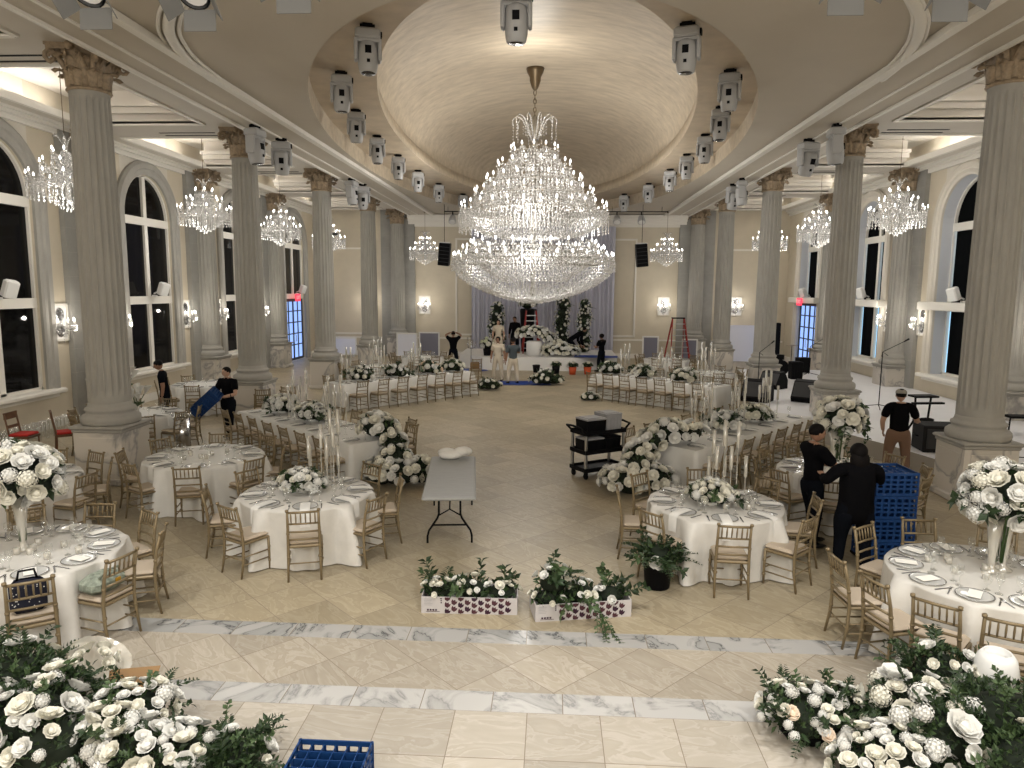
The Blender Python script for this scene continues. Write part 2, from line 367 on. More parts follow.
def window(X,sgn,cy,door=False):
    """arched window: stone casing, four timber bars, six panes, sill"""
    global wn; wn+=1
    root=bpy.data.objects.new('window_%d'%wn,None); COL.objects.link(root); root.location=(X,cy,0); struct(root)
    right=sgn<0
    d=-.12 if not right else -.38     # panes sit back in the reveal (x towards outside is -sgn)
    lo=3.05 if door else SILL
    c=MB()
    # moulded casing swept round the opening
    prof=[(0,.0),(0,.07),(.06,.10),(.16,.10),(.20,.14),(.34,.14),(.42,.08),(.42,0)]
    ys=[(-1,0 if door else SILL)]
    path=[((-GW,0 if door else SILL-.05),(-1,0)),((-GW,SPR),(-1,0))]
    for i in range(1,20):
        a=PI-PI*i/20; path.append(((GW*cos(a),SPR+GW*sin(a)),(cos(a),sin(a))))
    path+=[((GW,SPR),(1,0)),((GW,0 if door else SILL-.05),(1,0))]
    vs=[];fs=[];n=len(prof)
    for (py,pz),(ny,nz) in path:
        for o,h in prof: vs.append((sgn*h,py+ny*o,pz+nz*o))
    for i in range(len(path)-1):
        for k in range(n-1):
            f=(i*n+k,i*n+k+1,(i+1)*n+k+1,(i+1)*n+k); fs.append(f)
    c.add(vs,fs,'stone' if not right else 'frieze'); c.build('casing',root)
    b=MB()
    xx=sgn*d
    bw=.085
    def bar(y0,y1,z0,z1,t=.10,xo=0): b.box((xx+xo,(y0+y1)/2,(z0+z1)/2),(t,y1-y0,z1-z0),'trim')
    bar(-bw,bw,lo,SPR+GW-.02); bar(-GW,GW,SPR-.22,SPR+.02,.12)
    bar(-GW,-GW+.06,lo,SPR); bar(GW-.06,GW,lo,SPR)
    bar(-GW,GW,3.0,3.24,.12); bar(-GW,GW,lo,lo+.07)
    # curved head rail
    A=arch(GW,20,0); A2=arch(GW-.06,20,0)
    for i in range(20):
        b.add([(xx-.05,*A[i]),(xx-.05,*A[i+1]),(xx-.05,*A2[i+1]),(xx-.05,*A2[i]),(xx+.05,*A[i]),(xx+.05,*A[i+1]),(xx+.05,*A2[i+1]),(xx+.05,*A2[i])],[(0,1,2,3),(7,6,5,4),(3,2,6,7),(0,4,5,1)],'trim')
    b.build('glazing_bars',root)
    if not door:
        s=MB(); s.box((sgn*.08,0,SILL-.05),(.36,2*GW+.9,.12),'trim',bev=.03); s.box((sgn*.03,0,SILL-.16),(.12,2*GW+.7,.10),'trim'); s.build('window_sill',root)
    if right:
        s=MB(); s.box((sgn*.16,0,3.12),(.42,2*GW+.86,.26),'trim',bev=.03); s.build('transom_ledge',root)
    rows=[(lo,3.0),(3.24,SPR-.22)] if not door else [(3.24,SPR-.22)]
    xg=xx-sgn*.03
    for (z0,z1) in rows:
        for s_ in (-1,1):
            p=MB(); y0,y1=(bw,GW-.05) if s_>0 else (-GW+.05,-bw)
            if right:
                # black blind with a sliver of daylight beside it
                g=.11 if z0<2 else .055
                p.box((xg,(y0+y1)/2-g/2,(z0+z1)/2),(.02,y1-y0-g,z1-z0),'blind'); p.box((xg-sgn*.02,y1-g/2,(z0+z1)/2),(.01,g,z1-z0),'sky_gap')
            else: p.box((xg,(y0+y1)/2,(z0+z1)/2),(.02,y1-y0,z1-z0),'black_glass')
            p.build('pane',root)
    for s_ in (-1,1):
        p=MB(); q=[(s_*bw,SPR+.02),(s_*(GW-.06),SPR+.02)]
        q+=[(s_*(GW-.06)*cos(t),SPR+.02+(GW-.08)*sin(t)) for t in [PI/2*k/8 for k in range(1,8)] if (GW-.06)*cos(t)>bw]+[(s_*bw,SPR+GW-.08)]
        m=len(q); p.add([(xg,*a) for a in q]+[(xg-sgn*.02,*a) for a in q],[tuple(range(m)),tuple(range(2*m-1,m-1,-1))]+[(i,(i+1)%m,m+(i+1)%m,m+i) for i in range(m)],'blind' if right else 'black_glass'); p.build('pane',root)
    return root
for X,s in ((WL,1),(WR,-1)):
    for cy in BAYS: window(X,s,cy,cy==BAYS[3])
dn=0
def glass_door(X,sgn,cy):
    global dn; dn+=1
    root=bpy.data.objects.new('door_%d'%dn,None); COL.objects.link(root); root.location=(X-sgn*.14,cy,0); struct(root)
    f=MB()
    for y in (-1.24,-.62,0,.62,1.24): f.box((0,y,1.48),(.10,.09 if abs(y)!=.62 else .03,2.96),'doorframe')
    for z in (.05,2.92,.75,1.30,1.85,2.4): f.box((0,0,z),(.09,2.5,.12 if z in(.05,2.92) else .05),'doorframe')
    f.build('door_frame',root)
    for s_ in (-1,1):
        g=MB(); g.box((-sgn*.01,s_*.62,1.48),(.02,1.2,2.86),'sky_glass'); g.build('door_glass',root)
        h=MB(); h.tube([(sgn*.07,s_*.14,.9),(sgn*.10,s_*.14,.95),(sgn*.10,s_*.14,1.2),(sgn*.07,s_*.14,1.25)],.015,'steel'); h.build('door_handle',root)
glass_door(WL,1,BAYS[3]); glass_door(WR,-1,BAYS[3])

# ------------------------------------------------------------------ back wall and wall behind the balcony
mb=MB()
mb.box((XC,YB+.1,4.25),(WR-WL+.6,.2,8.5),'wall')
struct(mb.build('wall_back'))
def rect_mould(mb,x0,x1,z0,z1,y,w=.09,t=.05,m='trim'):
    mb.box(((x0+x1)/2,y,z0),(x1-x0,t,w),m); mb.box(((x0+x1)/2,y,z1),(x1-x0,t,w),m)
    mb.box((x0,y,(z0+z1)/2),(w,t,z1-z0+w),m); mb.box((x1,y,(z0+z1)/2),(w,t,z1-z0+w),m)
mb=MB()
for x0,x1 in ((-5.0,-2.2),(1.6,4.3),(-11.6,-9.3),(8.7,11.2)): rect_mould(mb,x0,x1,1.15,6.1 if abs(x0)<6 else 5.6,YB-.02)
mb.box((XC,YB-.02,.95),(WR-WL,.06,.08),'trim')
struct(mb.build('trim_1'))
mb=MB()
mb.box((XC,YB-.03,.12),(WR-WL,.06,.24),'trim'); struct(mb.build('baseboard_back'))
for nm,X,s in (('baseboard_left',WL,1),('baseboard_right',WR,-1)):
    mb=MB(); y=-4
    for cy in BAYS[3:]+[None]:
        e=cy-GW-.44 if cy else YB
        mb.box((X+s*.03,(y+e)/2,.12),(.06,e-y,.24),'trim'); y=(cy+GW+.44) if cy else 0
    struct(mb.build(nm))
mb=MB(); mb.box((XC,-4.1,4.25),(WR-WL+.6,.2,8.5),'wall'); struct(mb.build('wall_front'))

# ------------------------------------------------------------------ ceiling, oval dome
def sup(a,b,n,t,cx,cy):
    c,s=cos(t),sin(t)
    return (cx+a*math.copysign(abs(c)**(2/n),c), cy+b*math.copysign(abs(s)**(2/n),s))
XD=-.41
LIP=(5.45,13.8,2.15,XD-.08,23.3)     # opening in the ceiling
OCU=(4.03,12.2,2.05,XD,22.6)     # opening of the vault
ZT=7.78                          # soffit of the trough
IN=6.0; BE=7.12
mb=MB()
NT=128
def ray_rect(t,x0,x1,y0,y1,cx,cy):
    c,s=cos(t),sin(t); k=1e9
    if c>1e-9:k=min(k,(x1-cx)/c)
    if c<-1e-9:k=min(k,(x0-cx)/c)
    if s>1e-9:k=min(k,(y1-cy)/s)
    if s<-1e-9:k=min(k,(y0-cy)/s)
    return (cx+c*k,cy+s*k)
ts=[2*PI*i/NT for i in range(NT)]
x0,x1,y0,y1=XC-IN+.1,XC+IN+.1,-4,YB
ell=[sup(*LIP[:3],t,*LIP[3:]) for t in ts]
angs=[(math.atan2(p[1]-LIP[4],p[0]-LIP[3])%(2*PI),p) for p in ell]
for cx_,cy_ in ((x0,y0),(x1,y0),(x1,y1),(x0,y1)):
    a=math.atan2(cy_-LIP[4],cx_-LIP[3])%(2*PI)
    # point of the lip in that direction
    lo_,hi_=0,40
    for _ in range(40):
        mid=(lo_+hi_)/2; dx,dy=mid*cos(a)/LIP[0],mid*sin(a)/LIP[1]
        if abs(dx)**LIP[2]+abs(dy)**LIP[2]<1: lo_=mid
        else: hi_=mid
    angs.append((a,(LIP[3]+lo_*cos(a),LIP[4]+lo_*sin(a))))
angs.sort()
n=len(angs); zc=ZC+.06
vs=[(p[0],p[1],zc) for a,p in angs]+[(*ray_rect(a,x0,x1,y0,y1,LIP[3],LIP[4]),zc) for a,p in angs]
mb.add(vs,[(i,n+i,n+(i+1)%n,(i+1)%n) for i in range(n)],'ceiling')
for s in (-1,1):
    xa=XC+.1+s*IN; xb=XC+.1+s*BE
    quad(mb,min(xa,xb),max(xa,xb),-4,YB,ZC,'ceiling',True)
    mb.add([(xa,-4,ZC),(xa,YB,ZC),(xa,YB,zc),(xa,-4,zc)],[(0,1,2,3)],'trim')
    mb.add([(xb,-4,ZC),(xb,YB,ZC),(xb,YB,7.56),(xb,-4,7.56)],[(0,1,2,3)],'ceiling')
struct(mb.build('ceiling'))
# mouldings of the ceiling
mb=MB()
for s in (-1,1):
    for off,w,h in ((IN-.10,.16,.10),(IN+.62,.05,.04),(BE-.03,.08,.06)):
        mb.box((XC+.1+s*off,(YB-4)/2,ZC+.05-h/2 if off==IN-.10 else ZC-h/2+.01),(w,YB+4,h),'trim')
# sweeping curved rib at the near end on both sides
for pts in ([(-4.3,9.1),(-4.75,9.55),(-5.30,10.15),(-5.80,11.0),(-6.12,12.1),(-6.22,13.3)],[(4.0,9.3),(4.55,10.0),(5.05,10.75),(5.45,11.7),(5.70,12.7),(5.78,13.6)]):
    P=[Vector((x,y,ZC+.03)) for x,y in pts]
    Q=[]
    for i in range(len(P)-1):
        for k in range(6): Q.append(P[i].lerp(P[i+1],k/6))
    Q.append(P[-1])
    for _ in range(4): Q=[Q[0]]+[(Q[i-1]+Q[i]*2+Q[i+1])/4 for i in range(1,len(Q)-1)]+[Q[-1]]
    for r,o in ((.085,0),(.03,.13),(.03,-.13)):
        mb.tube([q+Vector((o,o*.4,0)) for q in Q],r,'trim',8)
struct(mb.build('trim_2'))
# riser, trough and vault
dm=MB()
L0=[(*sup(*LIP[:3],t,*LIP[3:]),zc) for t in ts]
L1=[(x,y,ZT) for x,y,z in L0]
dm.add(L0+L1,[(i,(i+1)%NT,NT+(i+1)%NT,NT+i) for i in range(NT)],'dome',True)
O0=[(*sup(*OCU[:3],t,*OCU[3:]),ZT) for t in ts]
dm.add(L1+O0,[(i,(i+1)%NT,NT+(i+1)%NT,NT+i) for i in range(NT)],'trough')
struct(dm.build('trim_3'))
dv=MB()
# lip of the oval, inner fascia, ledge, then the vault springing further out
def ring(f,z,g=0): return [(*sup(OCU[0]*f+g,OCU[1]*f+g,OCU[2],t,*OCU[3:]),z) for t in ts]
rings=[ring(1,ZT),ring(1,ZT+.10)]
vs=rings[0]+rings[1]; dv.add(vs,[(i,(i+1)%NT,NT+(i+1)%NT,NT+i) for i in range(NT)],'dome',True)
rs=[ring(1,ZT+.10),ring(1,ZT+.36,.03),ring(1,ZT+.36,.24),ring(1,ZT+.48,.24)]
K=14; RISE=2.42
for k in range(1,K+1):
    a=PI/2*k/K
    rs.append(ring(max(cos(a),1e-3),ZT+.48+(RISE-.48)*sin(a)**.9,.24*cos(a)))
vs=[p for r in rs for p in r]
fs=[(k*NT+i,k*NT+(i+1)%NT,(k+1)*NT+(i+1)%NT,(k+1)*NT+i) for k in range(len(rs)-1) for i in range(NT)]
dv.add(vs,fs,'dome',True)
struct(dv.build('ceiling_dome'))
# led strip lying on the ledge of the vault, out of sight from the floor
st=MB()
a0=ring(1,ZT+.375,.14); a1=ring(1,ZT+.375,.22)
st.add(a0+a1,[(i,(i+1)%NT,NT+(i+1)%NT,NT+i) for i in range(NT)],'cove_dome')
struct(st.build('trim_4'))

# ------------------------------------------------------------------ aisle ceilings: beams, coffers and cove light
ti=4
def aisle(sgn):
    global ti
    xb=XC+.1+sgn*BE; xw=WL if sgn<0 else WR
    xi=XC+sgn*(COLX+.72); xo=xw-sgn*.75     # coffer edges
    mb=MB(); Z0=7.56; Z1=8.35
    def bx(xa,xc,ya,yb,za,zb,m): mb.box(((xa+xc)/2,(ya+yb)/2,(za+zb)/2),(abs(xc-xa),abs(yb-ya),zb-za),m)
    bx(xb,xi,-4,YB,Z0,Z1+.2,'coffer'); bx(xo,xw,-4,YB,Z0+.0,Z0+.14,'frieze')
    bx(xb,xw,-4,YB,Z1,Z1+.2,'frieze')
    edges=[-4]
    for c in [COLY[0]-6.28*2,COLY[0]-6.28]+COLY+[YB]:
        bx(xi,xo,c-.8,min(c+.8,YB),Z0,Z1,'coffer')
    struct(mb.build('ceiling_aisle_'+('left' if sgn<0 else 'right')))
    t=MB(); cs=[COLY[0]-12.56,COLY[0]-6.28]+COLY+[YB]
    for i in range(len(cs)-1):
        ya,yb=cs[i]+.8,cs[i+1]-.8
        # stepped frame inside each coffer on three sides and white bead below
        for k,(w,za,zb) in enumerate(((.10,Z0-.04,Z0+.05),(.16,Z0+.22,Z0+.36),(.28,Z0+.36,Z0+.46))):
            m='trim' if k==0 else 'coffer'
            off=-.05 if k==0 else w/2
            t.box((xi+sgn*off,(ya+yb)/2,(za+zb)/2),(w,yb-ya+.1,zb-za),m)
            for yy,d in ((ya,1),(yb,-1)): t.box(((xi+xo)/2,yy+d*off,(za+zb)/2),(abs(xo-xi)-.0,w,zb-za),m)
        t.box((xo-sgn*.02,(ya+yb)/2,Z0+.02),(.10,yb-ya,.16),'trim')
        # two dark air slots in the cross beam
    for c in COLY:
        for o in (-.16,.16):
            t.box(((xi+xo)/2-sgn*.6,c+o+.42,Z0-.004),(1.5,.07,.01),'black')
    # cornice on the wall
    for d,za,zb in ((.10,7.30,7.42),(.20,7.42,7.50),(.28,7.50,7.60)): t.box((xw-sgn*d/2,(YB-4)/2,(za+zb)/2),(d,YB+4,zb-za),'trim')
    struct(t.build('trim_%d'%(ti+1)))
    l=MB()
    for i in range(len(cs)-1):
        ya,yb=cs[i]+.95,cs[i+1]-.95
        l.box((xi+sgn*.16,(ya+yb)/2,Z0+.49),(.06,yb-ya,.03),'cove')
        l.box((xo+sgn*.28,(ya+yb)/2,Z0+.17),(.06,yb-ya-.2,.03),'cove')
    struct(l.build('trim_%d'%(ti+2))); ti+=2
aisle(-1); aisle(1)
# crown on the back wall
mb=MB()
for d,za,zb in ((.12,6.72,6.84),(.24,6.84,6.98),(.40,6.98,7.12),(.55,7.12,7.29)): mb.box((XC,YB-d/2,(za+zb)/2),(2*BE,d,zb-za),'trim')
struct(mb.build('trim_%d'%(ti+1)))

# ------------------------------------------------------------------ columns
def fluted(mb,r0,r1,z0,z1,m,nf=20,half=None,T=None):
    """shaft with hollow flutes and a gentle swelling"""
    prof=[]
    for i in range(nf):
        for f,d in ((.0,1),(.18,1),(.32,.955),(.59,.935),(.86,.955)): prof.append(((i+f)/nf*2*PI,d))
    vs=[];fs=[];zs=[(z0,1,0),(z0+.10,1,0),(z0+.22,1,1),(z0+(z1-z0)*.35,.995,1),(z0+(z1-z0)*.7,.95,1),(z1-.16,None,1),(z1-.08,None,0),(z1,None,0)]
    n=len(prof)
    for z,k,fl in zs:
        r=r0*k if k else r1
        for a,d in prof: vs.append((r*(d if fl else 1)*cos(a),r*(d if fl else 1)*sin(a),z))
    for j in range(len(zs)-1):
        for i in range(n): fs.append((j*n+i,j*n+(i+1)%n,(j+1)*n+(i+1)%n,(j+1)*n+i))
    mb.add(vs,fs,m,False,T)
def attic_base(mb,r,z,m):
    mb.lathe([(r*1.36,z),(r*1.40,z+.03),(r*1.42,z+.08),(r*1.40,z+.13),(r*1.30,z+.165),(r*1.18,z+.18),(r*1.14,z+.21),(r*1.18,z+.235),(r*1.22,z+.255),(r*1.20,z+.285),(r*1.10,z+.30),(r*1.05,z+.34),(r,z+.42)],m,40)
def acanthus(mb,r,z,h,ang,out,w,m):
    # one leaf: rises along the bell, then curls out and down
    vs=[];fs=[];K=7
    for k in range(K+1):
        t=k/K
        zz=z+h*(sin(min(t,.82)/.82*PI/2) if t<.82 else 1-(t-.82)*1.1)
        rr=r+out*(t**2.4)*1.0+(.03 if t>.82 else 0)
        ww=w*(.75+.5*sin(PI*min(t*1.05,1)))*(1 if t<.8 else .75-(t-.8)*1.5)
        for j,u in enumerate((-1,-.5,0,.5,1)):
            a=ang+u*ww/max(rr,.1)/1.0
            rj=rr+(.034 if u==0 else (-.03 if abs(u)==1 else .004))
            vs.append((rj*cos(a),rj*sin(a),zz-(.03*abs(u) if t>.5 else 0)))
    for k in range(K):
        for j in range(4): fs.append((k*5+j,k*5+j+1,(k+1)*5+j+1,(k+1)*5+j))
    mb.add(vs,fs,m,True)
def capital_mesh(r,h):
    mb=MB()
    mb.lathe([(r*1.10,0),(r*1.14,.025),(r*1.08,.05),(r*.94,.06),(r*.94,h*.45),(r*1.02,h*.7),(r*1.3,h*.86)],'capital',24)
    for k in range(8): acanthus(mb,r*1.03,.055,h*.40,k*PI/4,r*.52,r*.31,'capital')
    for k in range(8): acanthus(mb,r*.99,.08,h*.67,(k+.5)*PI/4,r*.78,r*.30,'capital')
    # corner scrolls
    for k in range(4):
        a=PI/4+k*PI/2; ca,sa=cos(a),sin(a)
        pts=[];rs_=[]
        for i in range(22):
            t=i/21
            if t<.45:
                q=t/.45; rr=r*(1.05+.62*q**1.5); zz=h*(.42+.42*q)
            else:
                q=(t-.45)/.55; th=PI*.5-q*PI*2.6; rd=.105*(1-q*.72); rr=r*1.67+.02+rd*cos(th)*.9; zz=h*.84-.105+rd*sin(th)+.0
            pts.append((rr*ca,rr*sa,zz)); rs_.append(.045 if t<.45 else .04*(1-.5*(t-.45)))
        mb.tube(pts,rs_,'capital',6)
        for s in (-1,1):      # inner tendrils towards the middle of each side
            b=a+s*PI/4*.72
            mb.tube([(r*1.1*cos(a+s*.3),r*1.1*sin(a+s*.3),h*.5),(r*1.3*cos(a+s*.42),r*1.3*sin(a+s*.42),h*.72),(r*1.42*cos(b),r*1.42*sin(b),h*.82),(r*1.46*cos(b+s*.05),r*1.46*sin(b+s*.05),h*.74),(r*1.40*cos(b),r*1.40*sin(b),h*.70)],.026,'capital',5)
    for k in range(4):
        a=k*PI/2; mb.ell((r*1.52*cos(a),r*1.52*sin(a),h*.90),(.07,.07,.07),'capital',8,6)
    # abacus with hollowed sides
    out=[]
    for k in range(4):
        a0=PI/4+k*PI/2; c=(r*1.95*cos(a0),r*1.95*sin(a0)); d=(r*1.95*cos(a0+PI/2),r*1.95*sin(a0+PI/2))
        for i in range(8):
            t=i/8; x=c[0]+(d[0]-c[0])*t; y=c[1]+(d[1]-c[1])*t; f=1-.16*sin(PI*t); out.append((x*f,y*f))
    mb.prism(out,h*.86,h*.93,'capital'); mb.prism([(x*1.04,y*1.04) for x,y in out],h*.93,h,'capital')
    return mb.mesh('capital')
Zn=6.83
def ped_mesh(hw,h):
    mb=MB()
    mb.box((0,0,.06),(2*hw+.10,2*hw+.10,.12),'pedestal',bev=.02)
    mb.box((0,0,.12+(h-.24)/2),(2*hw,2*hw,h-.24),'pedestal')
    for sx,sy in((1,0),(-1,0),(0,1),(0,-1)):     # raised panel on each face
        T=Matrix.Translation((sx*(hw+.006),sy*(hw+.006),h/2))
        mb.box((0,0,0),(.012 if sx else 1.5*hw,.012 if sy else 1.5*hw,h-.42),'pedestal',T)
    mb.box((0,0,h-.09),(2*hw+.05,2*hw+.05,.06),'stone',bev=.015); mb.box((0,0,h-.03),(2*hw+.12,2*hw+.12,.06),'stone',bev=.02)
    return mb.mesh('pedestal')
mp=ped_mesh(.44,1.075)
b=MB(); attic_base(b,.35,1.075,'stone'); mbase=b.mesh('column_base')
b=MB(); fluted(b,.355,.315,1.47,Zn,'stone'); mshaft=b.mesh('shaft')
mcap=capital_mesh(.315,7.56-Zn)
def column(x,y,label):
    r=thing('fluted_column',label,'column',(x,y,0),group='freestanding columns along the hall')
    inst(mp,'pedestal',r); inst(mbase,'column_base',r); inst(mshaft,'shaft',r); inst(mcap,'capital',r,(0,0,Zn)); return r
ordn=['nearest','second nearest','third nearest','farthest']
for s,nm in ((-1,'left'),(1,'right')):
    for i,y in enumerate(COLY): column(XC+s*COLX,y,'%s fluted stone column of the %s row on a marble pedestal'%(ordn[i],nm))
# engaged piers on the side walls and the back wall
def pier_meshes():
    b=MB(); b.box((0,0,3.78),(.14,1.78,7.56),'stone2'); 
    for z in [1.3+.62*i for i in range(10)]: b.box((.002,0,z),(.145,1.785,.012),'stone')
    back=b.mesh('pier_slab')
    p=ped_mesh(.5,1.1); q=MB(); attic_base(q,.36,1.1,'stone'); bs=q.mesh('column_base')
    q=MB(); fluted(q,.375,.335,1.5,Zn,'stone'); sh=q.mesh('shaft')
    return back,p,bs,sh
pm=pier_meshes()
def pier(x,y,rz,label,cap=True):
    r=thing('wall_pier',label,'pier',(x,y,0),rz,group='engaged piers on the walls')
    inst(pm[0],'pier_slab',r,(.07,0,0)); inst(pm[1],'pedestal',r,(.24,0,0)); inst(pm[2],'column_base',r,(.24,0,0)); inst(pm[3],'shaft',r,(.24,0,0)); inst(mcap,'capital',r,(.24,0,Zn),scale=(1.03,1.03,1))
for i,y in enumerate(COLY):
    pier(WL,y,0,'half column with grey stone slab on the left wall, behind the %s left column'%ordn[i])
    pier(WR,y,PI,'half column with grey stone slab on the right wall, behind the %s right column'%ordn[i])
pier(-8.05,YB,-PI/2,'grey half column on the back wall left of the drape'); pier(7.35,YB,-PI/2,'grey half column on the back wall right of the ladder')

# ------------------------------------------------------------------ stage on the right, drape at the back
mb=MB()
low=[(7.45,12.9),(7.42,13.6),(7.08,15.0),(6.3,17.2),(5.9,18.6),(5.65,19.8),(5.9,21.2),(6.3,22.9),(6.7,24.3),(7.2,26.5),(7.6,29.5),(11.98,29.5),(11.98,12.9)]
mb.prism(low,0,.38,'skirt','stage'); struct(mb.build('floor_stage'))
# ------------------------------------------------------------------ crystal chandeliers
def drop(mb,x,y,z,s,h,m='crystal'):
    v=[(x,y,z+h*.35),(x+s,y,z),(x,y+s,z),(x-s,y,z),(x,y-s,z),(x,y,z-h*.65)]
    mb.add(v,[(0,1,2),(0,2,3),(0,3,4),(0,4,1),(5,2,1),(5,3,2),(5,4,3),(5,1,4)],m)
def bulb_mesh(s,m):
    b=MB(); b.lathe([(s*.35,-s*2.6),(s*.38,-s*.9)],'wax',6); b.lathe([(s*.3,-s*.9),(s*.62,-s*.2),(s*.6,s*.4),(s*.3,s*1.2),(1e-4,s*1.9)],m,6); return b.mesh('candle_bulb')
mbulb_s=bulb_mesh(.032,'bulb'); mbulb_b=bulb_mesh(.042,'bulb_big')
CHX,CHY=-.60,22.8
def main_chandelier():
    r=thing('crystal_chandelier','huge tiered crystal chandelier hanging from the oval dome over the dance floor','chandelier',(CHX,CHY,0))
    zt=ZT+RISE-.02
    b=MB(); b.lathe([(.05,zt-.62),(.10,zt-.55),(.17,zt-.35),(.17,zt-.25),(.25,zt-.10),(.28,zt+.02)],'brass',16); b.build('canopy',r)
    b=MB(); z=zt-.62; k=0
    while z>8.75:
        T=Matrix.Translation((0,0,z-.07))@Matrix.Rotation(PI/2*(k%2),4,'Z')
        b.tube([(.045*cos(a),0,.085*sin(a)) for a in [2*PI*i/8 for i in range(8)]],.014,'brass',5,closed=True,T=T); z-=.125;k+=1
    b.build('chain',r)
    b=MB(); b.lathe([(.03,3.3),(.10,3.4),(.05,3.7),(.09,4.4),(.06,5),(.13,5.6),(.06,6.2),(.11,6.9),(.05,7.4),(.09,8),(.04,8.8)],'silver',10); b.build('stem',r)
    tiers=[(7.90,.72,12),(7.42,1.13,16),(6.98,1.48,20),(6.58,1.84,24),(6.14,2.26,30),(5.02,1.96,22),(4.84,2.22,26),(4.62,2.50,32)]
    n=0; extra=[]
    g=random.Random(3)
    # crown of curling arms
    b=MB()
    for i in range(10):
        a=2*PI*i/10; ca,sa=cos(a),sin(a)
        b.tube([(rr*ca,rr*sa,z) for rr,z in ((.08,8.05),(.22,8.4),(.38,8.72),(.56,8.80),(.68,8.68),(.66,8.52))],.02,'crystal',5)
        for q in range(5): drop(b,.66*ca,.66*sa,8.48-q*.09,.022,.08)
        for q in range(4): drop(b,.35*ca,.35*sa,8.6-q*.1,.02,.08)
    b.build('crown',r)
    for ti_,(z,rad,nb) in enumerate(tiers):
        b=MB()
        b.tube([(rad*.92*cos(2*PI*i/40),rad*.92*sin(2*PI*i/40),z-.20) for i in range(40)],.016,'silver',5,closed=True)
        for i in range(nb):
            a=2*PI*(i+.5*(ti_%2))/nb; ca,sa=cos(a),sin(a)
            b.tube([(rr*ca,rr*sa,zz) for rr,zz in ((rad*.25,z-.05),(rad*.5,z-.30),(rad*.8,z-.32),(rad,z-.16))],.014,'silver',5)
            b.lathe([(.015,z-.17),(.055,z-.14),(.06,z-.125)],'crystal',6,T=Matrix.Translation((rad*ca,rad*sa,0)))
        ring=b.build('tier_frame',r)
        c=MB()
        # garlands of drops: from the ring, from each arm, and to the next tier
        for i in range(nb*4):
            a=2*PI*i/(nb*4); rr=rad*(1.0 if i%3 else 1.03)
            for q in range(4 if ti_!=4 else 8): drop(c,rr*cos(a),rr*sin(a),z-.24-q*.085,.019,.085)
        if ti_<4:
            z2,r2=tiers[ti_+1][0],tiers[ti_+1][1]
            for i in range(nb*4):
                a=2*PI*(i+.3)/(nb*4)
                for q in range(7):
                    t=(q+.5)/7; s=sin(PI*t)*.10; rr=rad*.9+(r2*.93-rad*.9)*t
                    drop(c,rr*cos(a),rr*sin(a),z-.12+(z2-z-.1)*t-s,.020,.075)
            for q in range(nb*16):
                a=g.uniform(0,2*PI); t=g.random(); rr=(rad*.55+(r2*.6-rad*.55)*t)*g.uniform(.8,1.4); drop(c,rr*cos(a),rr*sin(a),z-.5*t,.026,.10)
        c.build('crystal_drops',r)['kind']='stuff'
        for i in range(nb):
            a=2*PI*(i+.5*(ti_%2))/nb
            if sin(a)<.45 and n<100:
                inst(mbulb_b,'candle_bulb',r,(rad*cos(a),rad*sin(a),z)); n+=1
            else: extra.append((rad*cos(a),rad*sin(a),z))
    e=MB()
    for x,y,z in extra:
        T=Matrix.Translation((x,y,z)); s=.042
        e.lathe([(s*.35,-s*2.6),(s*.38,-s*.9)],'wax',6,T); e.lathe([(s*.3,-s*.9),(s*.62,-s*.2),(s*.6,s*.4),(s*.3,s*1.2),(1e-4,s*1.9)],'bulb_big',6,T)
    e.build('candle_bulbs_behind',r)['kind']='stuff'
    # waist curtain and the two bowls of strung crystal
    def bowl(prof,nm,dens):
        c=MB()
        for j in range(len(prof)-1):
            (r0,z0),(r1,z1)=prof[j],prof[j+1]
            L=math.hypot(r1-r0,z1-z0); rows=max(1,int(L/.10))
            for q in range(rows):
                t=(q+.5)/rows; rr=r0+(r1-r0)*t; zz=z0+(z1-z0)*t
                nn=max(6,int(2*PI*rr/dens))
                for i in range(nn):
                    a=2*PI*(i+.5*(q%2))/nn+g.uniform(-.01,.01); k=g.uniform(.985,1.01)
                    drop(c,rr*k*cos(a),rr*k*sin(a),zz+g.uniform(-.02,.02),.024,.095)
        for j in range(0,36):
            a=2*PI*j/36; c.tube([(p[0]*cos(a),p[0]*sin(a),p[1]) for p in prof],.004,'brass',3,cap=False)
        c.build(nm,r)['kind']='stuff'
    bowl([(2.28,5.92),(2.26,5.72),(1.95,5.45),(1.5,5.25),(.9,5.15)],'upper_bowl_of_crystals',.085)
    bowl([(2.52,4.58),(2.52,4.25),(2.35,3.95),(1.95,3.68),(1.45,3.45),(.9,3.27),(.35,3.16),(.05,3.12)],'lower_bowl_of_crystals',.085)
    bowl([(1.75,5.1),(1.9,4.9),(2.1,4.62),(1.6,4.2),(1.0,3.8)],'inner_curtain_of_crystals',.12)
    b=MB(); b.ell((0,0,3.06),(.07,.07,.08),'crystal'); b.build('finial',r)
main_chandelier()
